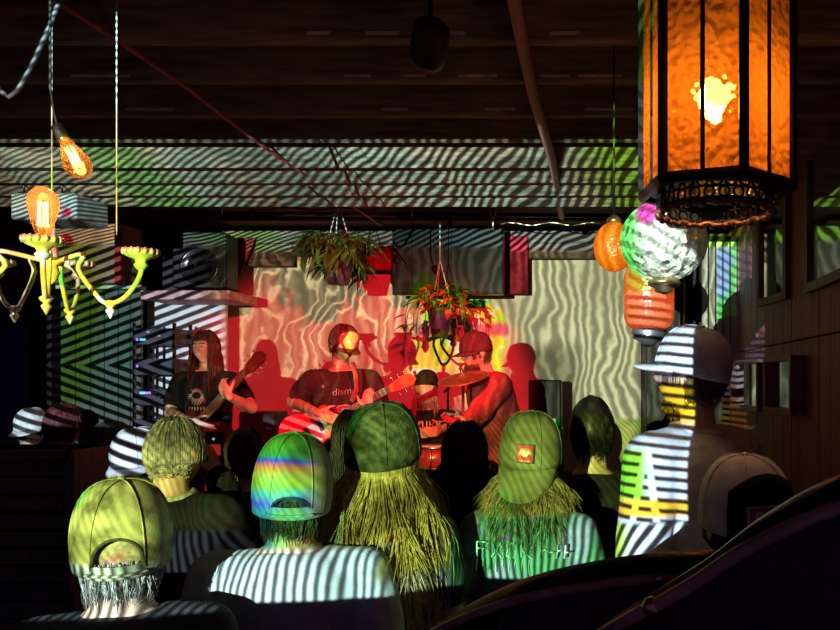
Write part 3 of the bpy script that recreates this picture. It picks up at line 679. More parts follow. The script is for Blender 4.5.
arms_ = [(at(43, 240, 1.86), True), (at(141, 252, 2.05), False), (at(78, 264, 2.36), False), (at(-3, 262, 2.28), False), (Vector((-1.77, 1.88, at(0, 245, 1.9).z)), False)]
for (cp, lit) in arms_:
    c_ = cp-CH; d = Vector((c_.x, c_.y, 0)); L = d.length; d.normalize(); zt = c_.z-.03; lowz = -.115
    P = [(0.01, .0), (.10*L/.28, .02), (.30*L, -.02), (.48*L, -.085), (.62*L, lowz), (.80*L, lowz+.012), (.94*L, lowz+.05), (L*1.0, (lowz+zt)/2+.03), (L, zt)]
    bm = NB(); pts = []
    V = [d*r_+Vector((0, 0, z_)) for r_, z_ in P]
    for i in range(len(V)-1):
        for q in range(4):
            t = q/4; p0, p1, p2, p3 = V[max(i-1, 0)], V[i], V[i+1], V[min(i+2, len(V)-1)]
            pts.append(.5*((2*p1)+(p2-p0)*t+(2*p0-5*p1+4*p2-p3)*t*t+(3*p1-p0-3*p2+p3)*t*t*t))
    pts.append(V[-1]); tube(bm, pts, .0062, 8); ar = obj('arm', bm, whitemet, ch)
    lp = d*(.66*L)+Vector((0, 0, lowz-.004))
    bm = NB(); lathe(bm, [(.001, -.038), (.007, -.026), (.012, -.016), (.006, -.008), (.013, -.002), (.016, .005), (.008, .012)], 10, lp); obj('finial', bm, whitemet, ar)
    bm = NB(); lathe(bm, [(.010, -.012), (.018, .0), (.012, .008), (.016, .016), (.036, .024), (.042, .030), (.042, .042), (.037, .042), (.034, .031), (.014, .028)], 20, d*L+Vector((0, 0, zt-.006)))
    bmc = bm
    obj('cup', bmc, whitemet, ch)
    bm = NB()
    for q in range(16): w_ = TAU*q/16; ell(bm, d*L+Vector((math.cos(w_)*.042, math.sin(w_)*.042, zt+.03)), (.0055, .0055, .009), None, 6, 5)
    obj('cup_beading', bm, whitemet, ch)
    if lit: edison(ch, Matrix.Translation(d*L+Vector((0, 0, zt+.016))) @ Matrix.Scale(1.08, 4))
lamp('chandelier_bulb_light', arms_[0][0]-CH+Vector((0, 0, .09)), .5, (1, .55, .22), ch, .012)
pb0 = at(62, 135, 1.95); pb1 = at(81, 171, 1.93)
pend = thing('pendant_bulb', 'clear amber filament bulb hanging tilted above the chandelier', 'bulb', pb0)
ax = (pb1-pb0).normalized(); mt = ax.to_track_quat('Z', 'Y').to_matrix().to_4x4(); edison(pend, mt @ Matrix.Scale(1.0, 4))
bm = NB(); lathe(bm, [(.012, -.03), (.016, -.025), (.016, .006), (.012, .008)], 12); bmesh.ops.transform(bm, matrix=mt, verts=bm.verts); obj('socket', bm, black_m, pend)
bm = NB(); tube(bm, [-ax*.028, -ax*.05+Vector((0, 0, .02)), Vector((-.03, 0, .12)), Vector((-.03, 0, ZC-pb0.z))], .0035, 6); obj('cord', bm, black_m, pend)
lamp('pendant_bulb_light', ax*.07, .3, (1, .55, .22), pend, .012)
# ================================================================== people
def smooth01(x): x = max(0, min(1, x)); return x*x*(3-2*x)
def headfn(p):
    x, y, z = p; zz = z/.118
    if zz < 0: x *= 1-.24*zz*zz; y = y*(1-.10*zz*zz) if y < 0 else y
    if y < 0 and z < 0: y *= 1-.25*min(1, -zz)
    if y > 0:
        g = lambda d, s: math.exp(-(d/s)**2)
        y += .024*g(x, .012)*g(z+.016, .022)+.010*g(x, .010)*g(z-.01, .025)
        y -= .009*g(abs(x)-.030, .014)*g(z-.012, .012)
        y += .004*g(z-.032, .010)*g(x, .05)
        y += .006*g(x, .022)*(g(z+.051, .006)+g(z+.063, .007))-.003*g(x, .024)*g(z+.057, .003)
        y += .009*g(x, .024)*g(z+.096, .018)
        y -= .010*smooth01((-zz-.1)/.9)*g(abs(x)-.06, .03)
    return Vector((x, y, z))
def hand(bm, w, d, pn, thumb, curl, sc=1.0):
    d = d.normalized(); pn = (pn-d*pn.dot(d)).normalized(); x = d.cross(pn)*thumb
    mt = Matrix((x, d, pn)).transposed()
    ell(bm, w+d*.046*sc, (.041*sc, .056*sc, .017*sc), mt, 12, 8)
    capsule(bm, w-d*.01, w+d*.03*sc, .026*sc, .024*sc, 8)
    for i, (off, L) in enumerate(((.028, .95), (.0095, 1.08), (-.0095, 1.0), (-.028, .78))):
        p = w+d*(.082-.006*abs(i-1))*sc+x*off*sc; q = d.copy(); r_ = .0098*sc
        for k, l in enumerate((.042, .028, .022)):
            q = (q*math.cos(curl*(.5+.35*k))+pn*math.sin(curl*(.5+.35*k))).normalized(); p2 = p+q*l*L*sc
            capsule(bm, p, p2, r_, r_*.9, 8); p = p2; r_ *= .9
    p = w+d*.022*sc+x*.030*sc; q = (d*.65+x*.7+pn*.25).normalized(); p2 = p+q*.042*sc; capsule(bm, p, p2, .0125*sc, .011*sc, 8)
    q = (q*.75+d*.4+pn*.35*curl).normalized(); capsule(bm, p2, p2+q*.032*sc, .011*sc, .0085*sc, 8)
cap_bind = M('dark_cap_binding', (.05, .055, .035), .85)
def capmesh(hm, t, mat, yaw=0, opening=False, brim=True, tilt=0, front=None, patch=None, brim_mat=None, height=.118, droop=.25, strap=True, z0=.022, low=-8):
    """baseball cap on a head matrix; yaw 0 = bill forward"""
    m = hm @ Matrix.Rotation(yaw, 4, 'Z') @ Matrix.Rotation(tilt+R(11)*math.cos(yaw), 4, 'X')
    rx, ry, rz = .091, .112, height
    def pt(az, el, k=1.0):
        sq = .93 if el < .3 else 1
        ce = max(0, math.cos(el))**.72
        return Vector((math.sin(az)*ce*rx*k, math.cos(az)*ce*ry*k, z0+(math.sin(el)**.9 if el > 0 else el)*rz*k))
    NA, NE = (200, 48) if opening else (48, 12); bm = NB(); g = []
    for j in range(NE): g.append([bm.verts.new(m @ pt(TAU*i/NA, R(low)+(R(82-low))*j/NE)) for i in range(NA)])
    top = bm.verts.new(m @ pt(0, PI/2))
    for j in range(NE-1):
        for i in range(NA):
            az = TAU*(i+.5)/NA; el = (j+.5)/NE*90
            back = abs(az-PI)
            if opening and (back/opening[0])**2+((el-11)/opening[1])**2 < 1 and el > 11: continue
            bm.faces.new((g[j][i], g[j][(i+1) % NA], g[j+1][(i+1) % NA], g[j+1][i]))
    for i in range(NA): bm.faces.new((g[-1][i], g[-1][(i+1) % NA], top))
    bmesh.ops.recalc_face_normals(bm, faces=bm.faces)
    c = obj('cap', bm, mat, t); sd = c.modifiers.new('s', 'SOLIDIFY'); sd.thickness = .004; sd.offset = 1
    bm = NB()
    for k in range(3):
        az = PI*k/3+PI/6
        tube(bm, [m @ pt(az if j <= 10 else az+PI, R(-6)+R(96)*(j/10 if j <= 10 else (20-j)/10), 1.05) for j in range(21)], .0016, 4)
    obj('seams', bm, mat, c)
    bm = NB(); ell(bm, m @ pt(0, PI/2, 1.05), (.008, .008, .005), None, 8, 6); obj('button', bm, mat, c)
    if brim:
        bm = NB(); NBm = 18; rows = []
        for j in range(6):
            t_ = j/5; row = []
            for i in range(NBm+1):
                q = (i/NBm-.5)*2; az = q*R(78); base = pt(az, R(-6), 1.02)
                ext = .072*(math.cos(q*PI/2)**.6 if abs(q) < 1 else 0)*t_
                p = base+Vector((0, ext, -droop*ext-.018*q*q*t_)); p.x *= 1-.04*t_; row.append(bm.verts.new(m @ p))
            rows.append(row)
        for j in range(5):
            for i in range(NBm): bm.faces.new((rows[j][i], rows[j][i+1], rows[j+1][i+1], rows[j+1][i]))
        b_ = obj('brim', bm, brim_mat or mat, c); b_.modifiers.new('s', 'SOLIDIFY').thickness = .004
    if opening:
        bm = NB(); bp_ = []
        for j in range(25):
            w_ = PI*j/24; eld = 11+opening[1]*math.sin(w_); bp_.append(m @ pt(PI+opening[0]*math.cos(w_), R(low)+R(82-low)*eld/90, 1.03))
        tube(bm, bp_, .0036, 6); obj('opening_binding', bm, cap_bind, c)
    if opening and strap:
        bm = NB(); tube(bm, [m @ pt(PI+R(-34)+R(68)*j/12, R(low+5), 1.045) for j in range(13)], .010, 6, True, .35); obj('strap', bm, brim_mat or mat, c)
    if front:
        bm = NB(); g = []
        for j in range(9): g.append([bm.verts.new(m @ pt(R(-52)+R(104)*i/16, R(-7)+R(58)*j/8*(1-.35*(abs(i-8)/8)**2), 1.055)) for i in range(17)])
        for j in range(8):
            for i in range(16): bm.faces.new((g[j][i], g[j][i+1], g[j+1][i+1], g[j+1][i]))
        obj('front_panel', bm, front, c).modifiers.new('s', 'SOLIDIFY').thickness = .003
    if patch:
        # patch: dict(az,el,w,h,border,fill,mark)
        az, el = patch['az'], patch['el']; cpt = pt(az, el, 1.075); e1 = (pt(az+.05, el, 1.075)-pt(az-.05, el, 1.075)).normalized(); e2 = (pt(az, el+.05, 1.075)-pt(az, el-.05, 1.075)).normalized(); n_ = e2.cross(e1).normalized()
        if n_.dot(cpt) < 0: n_ = -n_
        e1 = e2.cross(n_)
        fr = m @ Matrix.Translation(cpt) @ Matrix((( e1.x, e2.x, n_.x, 0), (e1.y, e2.y, n_.y, 0), (e1.z, e2.z, n_.z, 0), (0, 0, 0, 1)))
        def curved(w_, h_, lift, th):
            bm = NB(); g = []
            for j in range(7): g.append([bm.verts.new(fr @ Vector((x := -w_/2+w_*i/6, y_ := -h_/2+h_*j/6, lift-(x*x)/.2-(y_*y_)/.26))) for i in range(7)])
            for j in range(6):
                for i in range(6): bm.faces.new((g[j][i], g[j][i+1], g[j+1][i+1], g[j+1][i]))
            return bm
        p0 = obj('patch', curved(patch['w'], patch['h'], .004, 0), patch['border'], c, label=patch.get('label')); p0.modifiers.new('s', 'SOLIDIFY').thickness = .003
        obj('patch_field', curved(patch['w']*.86, patch['h']*.86, .0055, 0), patch['fill'], p0)
        if patch.get('text'):
            me = text_mesh(patch['text'], patch['h']*.8, .0008); me.transform(fr @ Matrix.Translation((patch['w']*patch.get('tx', 0), 0, .0085)) @ Matrix.Shear('XZ', 4, (0, 0))); obj('patch_lettering', me, patch['ink'], p0, False)
        else:
            bm = NB(); rn = random.Random(3)
            ell(bm, (0, .0, .006), (.011, .009, .0015), None, 14, 6)
            for q in range(9):
                w_ = PI*.0+PI*q/8; tube(bm, [(math.cos(w_)*.008, math.sin(w_)*.006, .006), (math.cos(w_+.2)*.016, math.sin(w_+.2)*.013, .006), (math.cos(w_-.15)*.019, math.sin(w_-.15)*.019, .004)], [.0026, .0018, .0006], 5)
            for q in range(7): ell(bm, (-.013+q*.0043, -.020, .005), (.0016, .0022, .001), None, 6, 4)
            for sx in (-1, 1): ell(bm, (sx*.004, .0, .0078), (.0018, .0022, .0008), None, 6, 4)
            bmesh.ops.transform(bm, matrix=fr, verts=bm.verts); obj('patch_emblem', bm, patch['ink'], p0)
    return c
def hair_shell(bm, hm, low=-.06, k=1.09, puff=.006, seed=0, front=.05):
    def fn(p):
        q = headfn(p); x, y, z = q
        lim = front if y > .035 else (.0 if y > -.01 else low)
        if y > .035: lim = front
        f = k if z > lim else .9
        n_ = noise.noise(Vector((x*60+seed, y*60, z*35)))*puff
        return q*(f+n_*8*(f > 1)*.12)+q.normalized()*(n_ if f > 1 else 0)
    ell(bm, hm.translation, (.077, .098, .118), hm.to_3x3(), 40, 28, fn)
def strands(bm, hm, n, length, seed, az0=60, az1=300, r=.0028, flare=.35, wave=.012, back=.0, elr=(10, 75), minl=.6, torso=None):
    rnd = random.Random(seed); rz = hm.to_3x3(); c = hm.translation
    for i in range(n):
        az = R(rnd.uniform(az0, az1)); e0 = R(rnd.uniform(*elr)); L = length*rnd.uniform(minl, 1.05); k = 1.07+rnd.random()*.07; pts = []
        for j in range(5):
            e = e0+(min(R(-12), e0)-e0)*j/4; q = Vector((math.sin(az)*math.cos(e)*.077*k, math.cos(az)*math.cos(e)*.098*k, math.sin(e)*.118*k)); pts.append(c+rz @ q)
        hd_ = rz @ Vector((math.sin(az)*.077, math.cos(az)*.098, 0)); hd_.z = 0; p = pts[-1]; ph = az*7+rnd.uniform(-.7, .7); nS = max(3, int(L/.045)); wv = wave*rnd.uniform(.3, 1); fl = flare*rnd.uniform(.3, 1.2)
        for j in range(1, nS+1):
            s = j/nS; ww = min(1, s*2.5); q = p+hd_*(fl*s**.8*1.3)+Vector((math.sin(ph+s*4.5)*wv*ww, -back*s+math.cos(ph*1.7+s*4)*wv*.6*ww, -L*s)); pts.append(q)
        tube(bm, pts, [r*(1 if j < len(pts)-3 else .75 if j < len(pts)-1 else .25) for j in range(len(pts))], 4)
def curtain(bm, hm, length, az0, az1, flare, back=0, k=1.03, thick=.012):
    rz = hm.to_3x3(); c = hm.translation; g = []
    N2 = 26
    for kk in (k, k-.12):
        gg = []
        for i in range(N2+1):
            az = R(az0+(az1-az0)*i/N2); col_ = []
            for j in range(4):
                e = R(40-52*j/3); col_.append(c+rz @ Vector((math.sin(az)*math.cos(e)*.077*kk, math.cos(az)*math.cos(e)*.098*kk, math.sin(e)*.118*kk)))
            hd_ = rz @ Vector((math.sin(az)*.077, math.cos(az)*.098, 0)); hd_.z = 0; p = col_[-1]; L = length*(.86+.14*math.sin(i*2.1))
            for j in range(1, 9): s = j/8; col_.append(p+hd_*flare*s*1.2*(kk/k)+Vector((math.sin(i*1.3+s*3)*.006, -back*s, -L*s)))
            gg.append([bm.verts.new(q) for q in col_])
        g.append(gg)
    for a_, gg in enumerate(g):
        for i in range(N2):
            for j in range(11):
                f = (gg[i][j], gg[i+1][j], gg[i+1][j+1], gg[i][j+1]); bm.faces.new(f if a_ else f[::-1])
    for i in range(N2): bm.faces.new((g[0][i][11], g[0][i+1][11], g[1][i+1][11], g[1][i][11]))
def person(label, x, y, yaw, h, z0=0, lean=0, head=(0, 0, 0), wide=1.0, shirt=None, sleeve='short', pants=denim, skin=skin_m, hair=None, hairm=None, arms=None, sit=False, vox=.0095, group='people in the crowd', infl=.016, shirtname='shirt', eyes=False, hs=1.0, fold=.005, hipd=0, neckfwd=.012, extra=None, collar=None):
    t = thing('person', label, 'person', (x, y, z0), yaw, group); s = h/1.755; inv = (Matrix.Translation((x, y, z0)) @ Matrix.Rotation(yaw, 4, 'Z')).inverted()
    drop = .43*s if sit else 0
    def T(p):
        p = Vector((p.x*s*wide, p.y*s, p.z*s)); pz = .95*s
        an = lean*smooth01((p.z-pz)/(.22*s)); q = p-Vector((0, 0, pz)); q = Matrix.Rotation(-an, 3, 'X') @ q if p.z > pz else q
        return q+Vector((0, hipd, pz-drop))
    tor = [(.84, .150, .105, 0), (.90, .172, .122, -.005), (.97, .172, .125, -.004), (1.08, .152, .112, .006), (1.2, .160, .115, .008), (1.31, .178, .122, .004), (1.39, .172, .110, -.004), (1.445, .118, .082, -.012), (1.48, .070, .062, -.012)]
    neck0 = T(Vector((0, -.012, 1.46))); 
    hc = T(Vector((0, neckfwd, 1.637))); hc = neck0+(hc-neck0)
    hm = Matrix.Translation(hc) @ Matrix.Rotation(head[0], 4, 'Z') @ Matrix.Rotation(-lean*.6-head[1], 4, 'X') @ Matrix.Rotation(head[2], 4, 'Y') @ Matrix.Scale(hs, 4)
    B = NB(); loft(B, tor, 20, T)
    capsule(B, neck0-(hc-neck0)*.25, hc+hm.to_3x3() @ Vector((0, -.02, -.05)), .060, .054, 12)
    ell(B, hc, (.077, .098, .118), hm.to_3x3(), 44, 36, headfn)
    for sx in (-1, 1):
        ell(B, hm @ Vector((sx*.079, -.006, -.004)), (.0085, .019, .031), (hm @ Matrix.Rotation(sx*R(-14), 4, 'Z')).to_3x3(), 10, 8)
        ell(B, hm @ Vector((sx*.084, -.014, .004)), (.006, .012, .024), (hm @ Matrix.Rotation(sx*R(-20), 4, 'Z')).to_3x3(), 10, 8)
    SH = NB(); loft(SH, [(.80, .168, .128, 0)]+[(z, rx+infl*.8, ry+infl, yo) for (z, rx, ry, yo) in tor[1:-1]]+[(1.472, .074+infl*.4, .068+infl*.3, -.012)], 24, T)
    TR = NB(); loft(TR, [(.80, .160, .112, 0), (.86, .165, .122, 0), (.93, .182, .134, -.004), (.99, .180, .132, -.004)], 20, T)
    arms = arms or {}
    for sx, key in ((-1, 'L'), (1, 'R')):
        sh = T(Vector((sx*.178, -.005, 1.395))); s0 = T(Vector((sx*.09, -.005, 1.40)))
        cfg = arms.get(key)
        if cfg:
            el, wr = (inv @ c if isinstance(c, Vector) else T(Vector(c)) for c in cfg[:2]); hd_ = cfg[2] if len(cfg) > 2 else None
        else: el, wr, hd_ = T(Vector((sx*.245, -.03, 1.12))), T(Vector((sx*.262, .035, .875))), None
        capsule(B, s0, sh, .062*s, .058*s, 12); capsule(B, sh, el, .053*s, .041*s, 12); capsule(B, el, wr, .042*s, .028*s, 12)
        fd = (wr-el).normalized(); pn = Vector((-sx, .25, 0)); curl = .35
        if hd_:
            if 'dir' in hd_: fd = (inv.to_3x3() @ Vector(hd_['dir'])).normalized()
            if 'pn' in hd_: pn = inv.to_3x3() @ Vector(hd_['pn'])
            curl = hd_.get('curl', .6)
        th_ = sx*(-1)
        d_ = fd; p_ = (pn-d_*pn.dot(d_)).normalized(); xx = d_.cross(p_)
        tv_ = inv.to_3x3() @ Vector(hd_['thumb']) if hd_ and 'thumb' in hd_ else Vector((0, 1, .6))
        hand(B, wr, fd, pn, 1 if xx.dot(tv_) > 0 else -1, curl, s*1.0)
        capsule(SH, s0, sh, .062*s+infl, .060*s+infl, 12)
        if sleeve == 'short': e_ = sh+(el-sh)*.62; capsule(SH, sh, e_, .060*s+infl, .056*s+infl, 12)
        elif sleeve == 'long': capsule(SH, sh, el, .060*s+infl, .048*s+infl, 12); capsule(SH, el, wr-(wr-el).normalized()*.02, .048*s+infl, .036*s+infl*.7, 12)
        hip = Vector((sx*.088*s, hipd, .90*s-drop))
        if sit: kn = Vector((sx*.17*s, hipd+.42*s, .50*s)); an = Vector((sx*.17*s, hipd+.44*s, .085*s))
        else: kn = Vector((sx*.105*s, hipd*.6+.015, .49*s)); an = Vector((sx*.11*s, -.01, .085*s))
        for bm_, e_ in ((B, 0), (TR, .014)):
            capsule(bm_, hip, kn, .084*s+e_, .056*s+e_, 12); capsule(bm_, kn, an, .056*s+e_, .040*s+e_*1.2, 12)
        capsule(B, an+Vector((0, -.03, -.035)), an+Vector((0, .13, -.05)), .038, .030, 10)
        SB = NB(); capsule(SB, an+Vector((0, -.035, -.038)), an+Vector((0, .15, -.043)), .046, .039, 12)
        for v in SB.verts: v.co.z = max(v.co.z, .001)
        obj('shoe', SB, blackgl, t)
    obj('body', remesh(B, vox, 3), skin, t)
    if shirt: obj(shirtname, remesh(SH, .0095, 5, fold), shirt, t)
    else: SH.free()
    obj('trousers', remesh(TR, .011, 5, .004), pants, t)
    if eyes:
        for sx in (-1, 1):
            bm = NB(); ell(bm, hm @ Vector((sx*.030, .0815, .012)), (.0125, .0125, .0105), hm.to_3x3(), 12, 8); e_ = obj('eye', bm, M('eye_white', (.8, .78, .74), .3, var=.03), t)
            bm = NB(); ell(bm, hm @ Vector((sx*.030, .0925, .011)), (.0055, .002, .0055), hm.to_3x3(), 10, 6); obj('iris', bm, M('iris', (.05, .03, .02), .2), e_)
            bm = NB(); tube(bm, [hm @ Vector((sx*(.014+.008*q), .097-.004*q, .031+.0025*math.sin(q*1.1))) for q in range(5)], .0035, 5); obj('eyebrow', bm, hairm or skin, t)
    if hair:
        bm = NB(); hair(bm, hm); obj('hair', bm, hairm, t)
    if collar:
        bm = NB(); ci = T(Vector((0, -.014, 1.475))); tube(bm, [ci+Vector((math.cos(q*TAU/20)*.078*s, math.sin(q*TAU/20)*.072*s, .01*math.sin(q*TAU/20))) for q in range(21)], .016, 8, False); obj('collar', bm, collar, t)
    if extra: extra(t, hm, T, s)
    return t, hm, T
def place(u, vtop, D, cap=.03):
    p = at(u, vtop, D); return p.x, p.y, p.z-cap
h_grey = M('grey_hair', (.36, .33, .29), .6, var=.4, vs=60); h_brown = M('brown_hair', (.10, .06, .035), .55, var=.4, vs=60); h_black = M('black_hair', (.012, .010, .010), .5, var=.3, vs=60)
h_blond = M('blond_hair', (.46, .36, .17), .5, var=.35, vs=60); h_dkblond = M('dark_blond_hair', (.26, .20, .11), .55, var=.4, vs=60); h_dk = M('dark_brown_hair', (.035, .022, .018), .5, var=.3, vs=60)
def cloth(n, c, **k): return M(n, c, .9, var=.15, vs=30, bump=.15, bs=260, spec=.2, **k)
c_black = cloth('black_cotton', (.012, .011, .013)); c_grey = cloth('grey_tee', (.42, .44, .44)); c_dark = cloth('charcoal_cotton', (.045, .045, .05)); c_olive = cloth('olive_twill', (.20, .21, .12)); c_white = cloth('white_twill', (.62, .64, .66)); c_green = cloth('green_denim', (.22, .27, .25)); c_navy = cloth('navy_twill', (.05, .055, .07))
def H_short(low=-.07, k=1.08, n=240, seed=0, L=.05, az=(50, 310), crown=True):
    def f(bm, hm):
        hair_shell(bm, hm, low, k-.02, .006, seed); strands(bm, hm, int(n*2.2), L*.8, seed, max(az[0], 96), min(az[1], 264), .0011, -.28, .006, 0, (-38, 40 if crown else -6), .15)
        if crown: strands(bm, hm, int(n*.9), .012, seed+50, az[0], az[1], .0012, -.2, .003, 0, (10, 80), .3)
    return f
def H_long(L=.45, n=330, seed=0, az=(55, 305), flare=.5, back=.0, wave=.014, r=.003, low=-.07):
    def f(bm, hm):
        hair_shell(bm, hm, low, 1.06, .004, seed); curtain(bm, hm, L*.72, az[0]+10, az[1]-10, flare*.75, back); strands(bm, hm, n, L, seed, az[0], az[1], r, flare, wave, back, (5, 75), .35)
    return f
# ---- the crowd, seen from behind
camo = M('camouflage_twill', (.32, .32, .19), .85, var=.7, vs=17, bump=.15, bs=260, spec=.2)
x, y, h = place(122, 476, 1.62, .045)
p_, hm, T = person('man with grey hair and a camouflage cap with open back strap, nearest at bottom left', x, y, R(24), h, head=(R(3), R(-4), 0), shirt=c_dark, hair=H_short(-.10, 1.07, 520, 1, .085, crown=False), hairm=h_grey, wide=1.05)
capmesh(hm, p_, camo, 0, (.50, 20), z0=-.002, low=-15, height=.138, tilt=R(-5))
x, y, h = place(292, 431, 1.92, .045)
p_, hm, T = person('broad man in a pale grey tee and ball cap with slit back opening', x, y, R(10), h, head=(R(10), R(0), R(3)), shirt=c_grey, hair=H_short(-.12, 1.07, 520, 2, .10, crown=False), hairm=h_brown, wide=1.12)
capmesh(hm, p_, cloth('pale_cap_twill', (.34, .35, .31)), 0, (.46, 8), z0=-.008, low=-17, height=.146, tilt=R(-6))
x, y, h = place(383, 401, 2.2, .06)
p_, hm, T = person('woman with very long blond hair under a dark green cap', x, y, R(3), h, head=(R(-8), R(-3), R(3)), shirt=c_dark, hair=H_long(.60, 2800, 3, (52, 308), 1.05, .03, .03, .0011), hairm=h_blond, wide=.92, hs=1.12)
capmesh(hm, p_, M('dark_green_knit', (.055, .07, .05), .9, var=.6, vs=40, bump=.5, bs=160), R(180), False, brim=False, height=.122)
red_p = M('red_patch', (.60, .06, .05), .8, var=.1); ink = M('cream_thread', (.78, .74, .66), .8, var=.05); navy_b = M('blue_border', (.12, .16, .30), .8)
x, y, h = place(529, 416, 2.42, .05)
def vest(t, hm, T, s):
    # jagged hand lettered back print on the vest
    bm = NB(); rn = random.Random(9); z = 1.335
    def stroke(x0, z0, x1, z1, w_):
        def P(xx, zz):
            q = Vector((xx, 0, zz)); yy = -(.138-.25*xx*xx) if zz > 1.2 else -.135
            return T(Vector((xx, yy, zz)))
        tube(bm, [P(x0, z0), P((x0+x1)/2+rn.uniform(-.003, .003), (z0+z1)/2), P(x1, z1)], w_, 5, True, .4)
    glyph = {'F': ((0, 0, 0, 1), (0, 1, .8, 1), (0, .55, .6, .55)), 'X': ((0, 0, .8, 1), (.8, 0, 0, 1)), 'C': ((.8, 1, .1, .9), (.1, .9, 0, .1), (0, .1, .8, 0)), 'K': ((0, 0, 0, 1), (.8, 1, 0, .5), (.1, .5, .8, 0))}
    xx = -.155
    for ch_ in 'FXCK':
        for (a0, b0, a1, b1) in glyph[ch_]: stroke(xx+a0*.042, z+b0*.05, xx+a1*.042, z+b1*.05, .0062)
        xx += .052
    for q in range(9): stroke(-.155+q*.023, z-.008, -.158+q*.023+rn.uniform(-.004, .004), z-.03-rn.random()*.03, .004)
    xx = .065
    for q in range(4):
        stroke(xx, z, xx+.004, z+.045, .007); stroke(xx, z+.02, xx+.022, z+.03-.01*(q % 2), .006); xx += .028
    o = obj('back_print', bm, M('white_print', (.62, .62, .58), .8), t, label='jagged white hand lettering across the back'); o['kind'] = 'stuff'
p_, hm, T = person('woman in a green vest with jagged white back print and a backwards olive cap', x, y, R(-6), h, head=(R(2), R(-2), R(4)), shirt=c_green, shirtname='vest', hair=H_long(.22, 1600, 5, (40, 320), .6, .01, .02, .0011), hairm=h_dkblond, wide=1.0, extra=vest, hs=1.05)
capmesh(hm, p_, c_olive, R(180), False, brim=True, height=.135, droop=1.2, tilt=R(9), patch=dict(az=R(-2), el=R(10), w=.052, h=.056, border=navy_b, fill=red_p, ink=ink, label='red square patch with cream monster emblem'))
x, y, h = place(694, 326, 2.40)
p_, hm, T = person('tall man in a pale jacket and white cap turned left, half lit by striped light', x, y, R(40), h, head=(R(22), R(-4), 0), shirt=cloth('pale_jacket', (.50, .52, .54)), shirtname='jacket', sleeve='long', infl=.03, hair=H_short(-.08, 1.07, 260, 6, .04), hairm=h_brown, wide=.98, collar=cloth('jacket_collar', (.5, .5, .5)), skin=skin_m, hs=1.08)
capmesh(hm, p_, c_white, 0, False, droop=.35)
bm = NB(); strands(bm, hm, 200, .03, 12, -80, 80, .002, .0, .003, 0, (-62, -36), .4); obj('beard', bm, h_brown, p_)
x, y, h = place(592, 402, 2.9, .0)
p_, hm, T = person('dark haired person in black standing between the olive cap and the tall man', x, y, R(5), h-.0, head=(0, 0, 0), shirt=c_black, hair=H_short(-.10, 1.16, 420, 7, .08), hairm=h_black, skin=skin_d)
x, y, h = place(464, 424, 2.95, .01)
p_, hm, T = person('black haired person in black standing between the blond hair and the olive cap', x, y, R(-3), h, shirt=c_black, hair=H_long(.16, 380, 8, (55, 305), .3, .0, .01), hairm=h_black, skin=skin_d)
x, y, h = place(352, 412, 3.3, .01)
p_, hm, T = person('person with long black hair half hidden behind the dark green cap', x, y, R(3), h, shirt=c_black, hair=H_long(.40, 380, 9, (55, 305), .35, .0, .01), hairm=h_black, skin=skin_d)
x, y, h = place(748, 464, 1.58)
p_, hm, T = person('person in black with a pale two tone trucker cap worn backwards at bottom right', x, y, R(14), h, head=(R(2), R(-6), R(-3)), shirt=c_black, hair=H_short(-.09, 1.06, 300, 10, .05), hairm=h_dk)
capmesh(hm, p_, cloth('pale_foam_cap', (.8, .70, .70)), R(180), False, height=.125, droop=1.0, tilt=R(13), front=cloth('black_panel', (.012, .011, .012)), brim_mat=cloth('black_brim', (.012, .011, .012)), patch=dict(az=R(8), el=R(8), w=.078, h=.055, border=M('white_border', (.6, .58, .56), .8), fill=M('wine_patch', (.5, .04, .07), .8), ink=ink, text='St', tx=-.12, label='wine red patch with white script lettering'))
# phone filming man
x, y, h = place(174, 421, 2.62, .005)
ph = at(215, 452, 2.9)
p_, hm, T = person('short haired man in a black jacket filming the band with a raised phone', x, y, R(-8), h, head=(R(-8), 0, 0), shirt=c_black, shirtname='jacket', sleeve='long', infl=.028, hair=H_short(-.08, 1.07, 420, 11, .02), hairm=h_grey, wide=1.12, vox=.0075, collar=cloth('pale_collar', (.5, .5, .4)),
    arms={'R': (at(244, 540, 2.75), ph+Vector((.012, -.01, -.085)), dict(dir=(-.05, .12, 1), pn=(-.8, .5, 0), curl=.7, thumb=(-1, -.4, .2)))})
fo = thing('phone', 'raised smartphone with its screen showing the red lit band', 'phone', ph, R(-6))
obj('case', bbox((-.038, -.005, -.072), (.034, .005, .076), .004), blackgl, fo, False)
pm = M('phone_picture', (.2, .02, .02), .3, var=.9, vs=34, emit=(.55, .03, .02), es=.5); obj('screen', bbox((-.034, -.0062, -.062), (.030, -.0048, .066), .0006), M('phone_glass', (.02, .02, .025), .15), fo, False)
obj('picture', bbox((-.030, -.0072, -.012), (.026, -.006, .030), .0004), pm, fo, False)
for (zz, rr_) in ((-.047, .009), (.05, .005)):
    bm = NB(); lathe(bm, [(rr_, 0), (rr_, .0012)], 14, (-.002, -.0062, zz), Matrix.Rotation(PI/2, 4, 'X')); obj('shutter_button', bm, M('phone_white', (.7, .7, .7), .4, emit=(1, 1, 1), es=.35), fo)
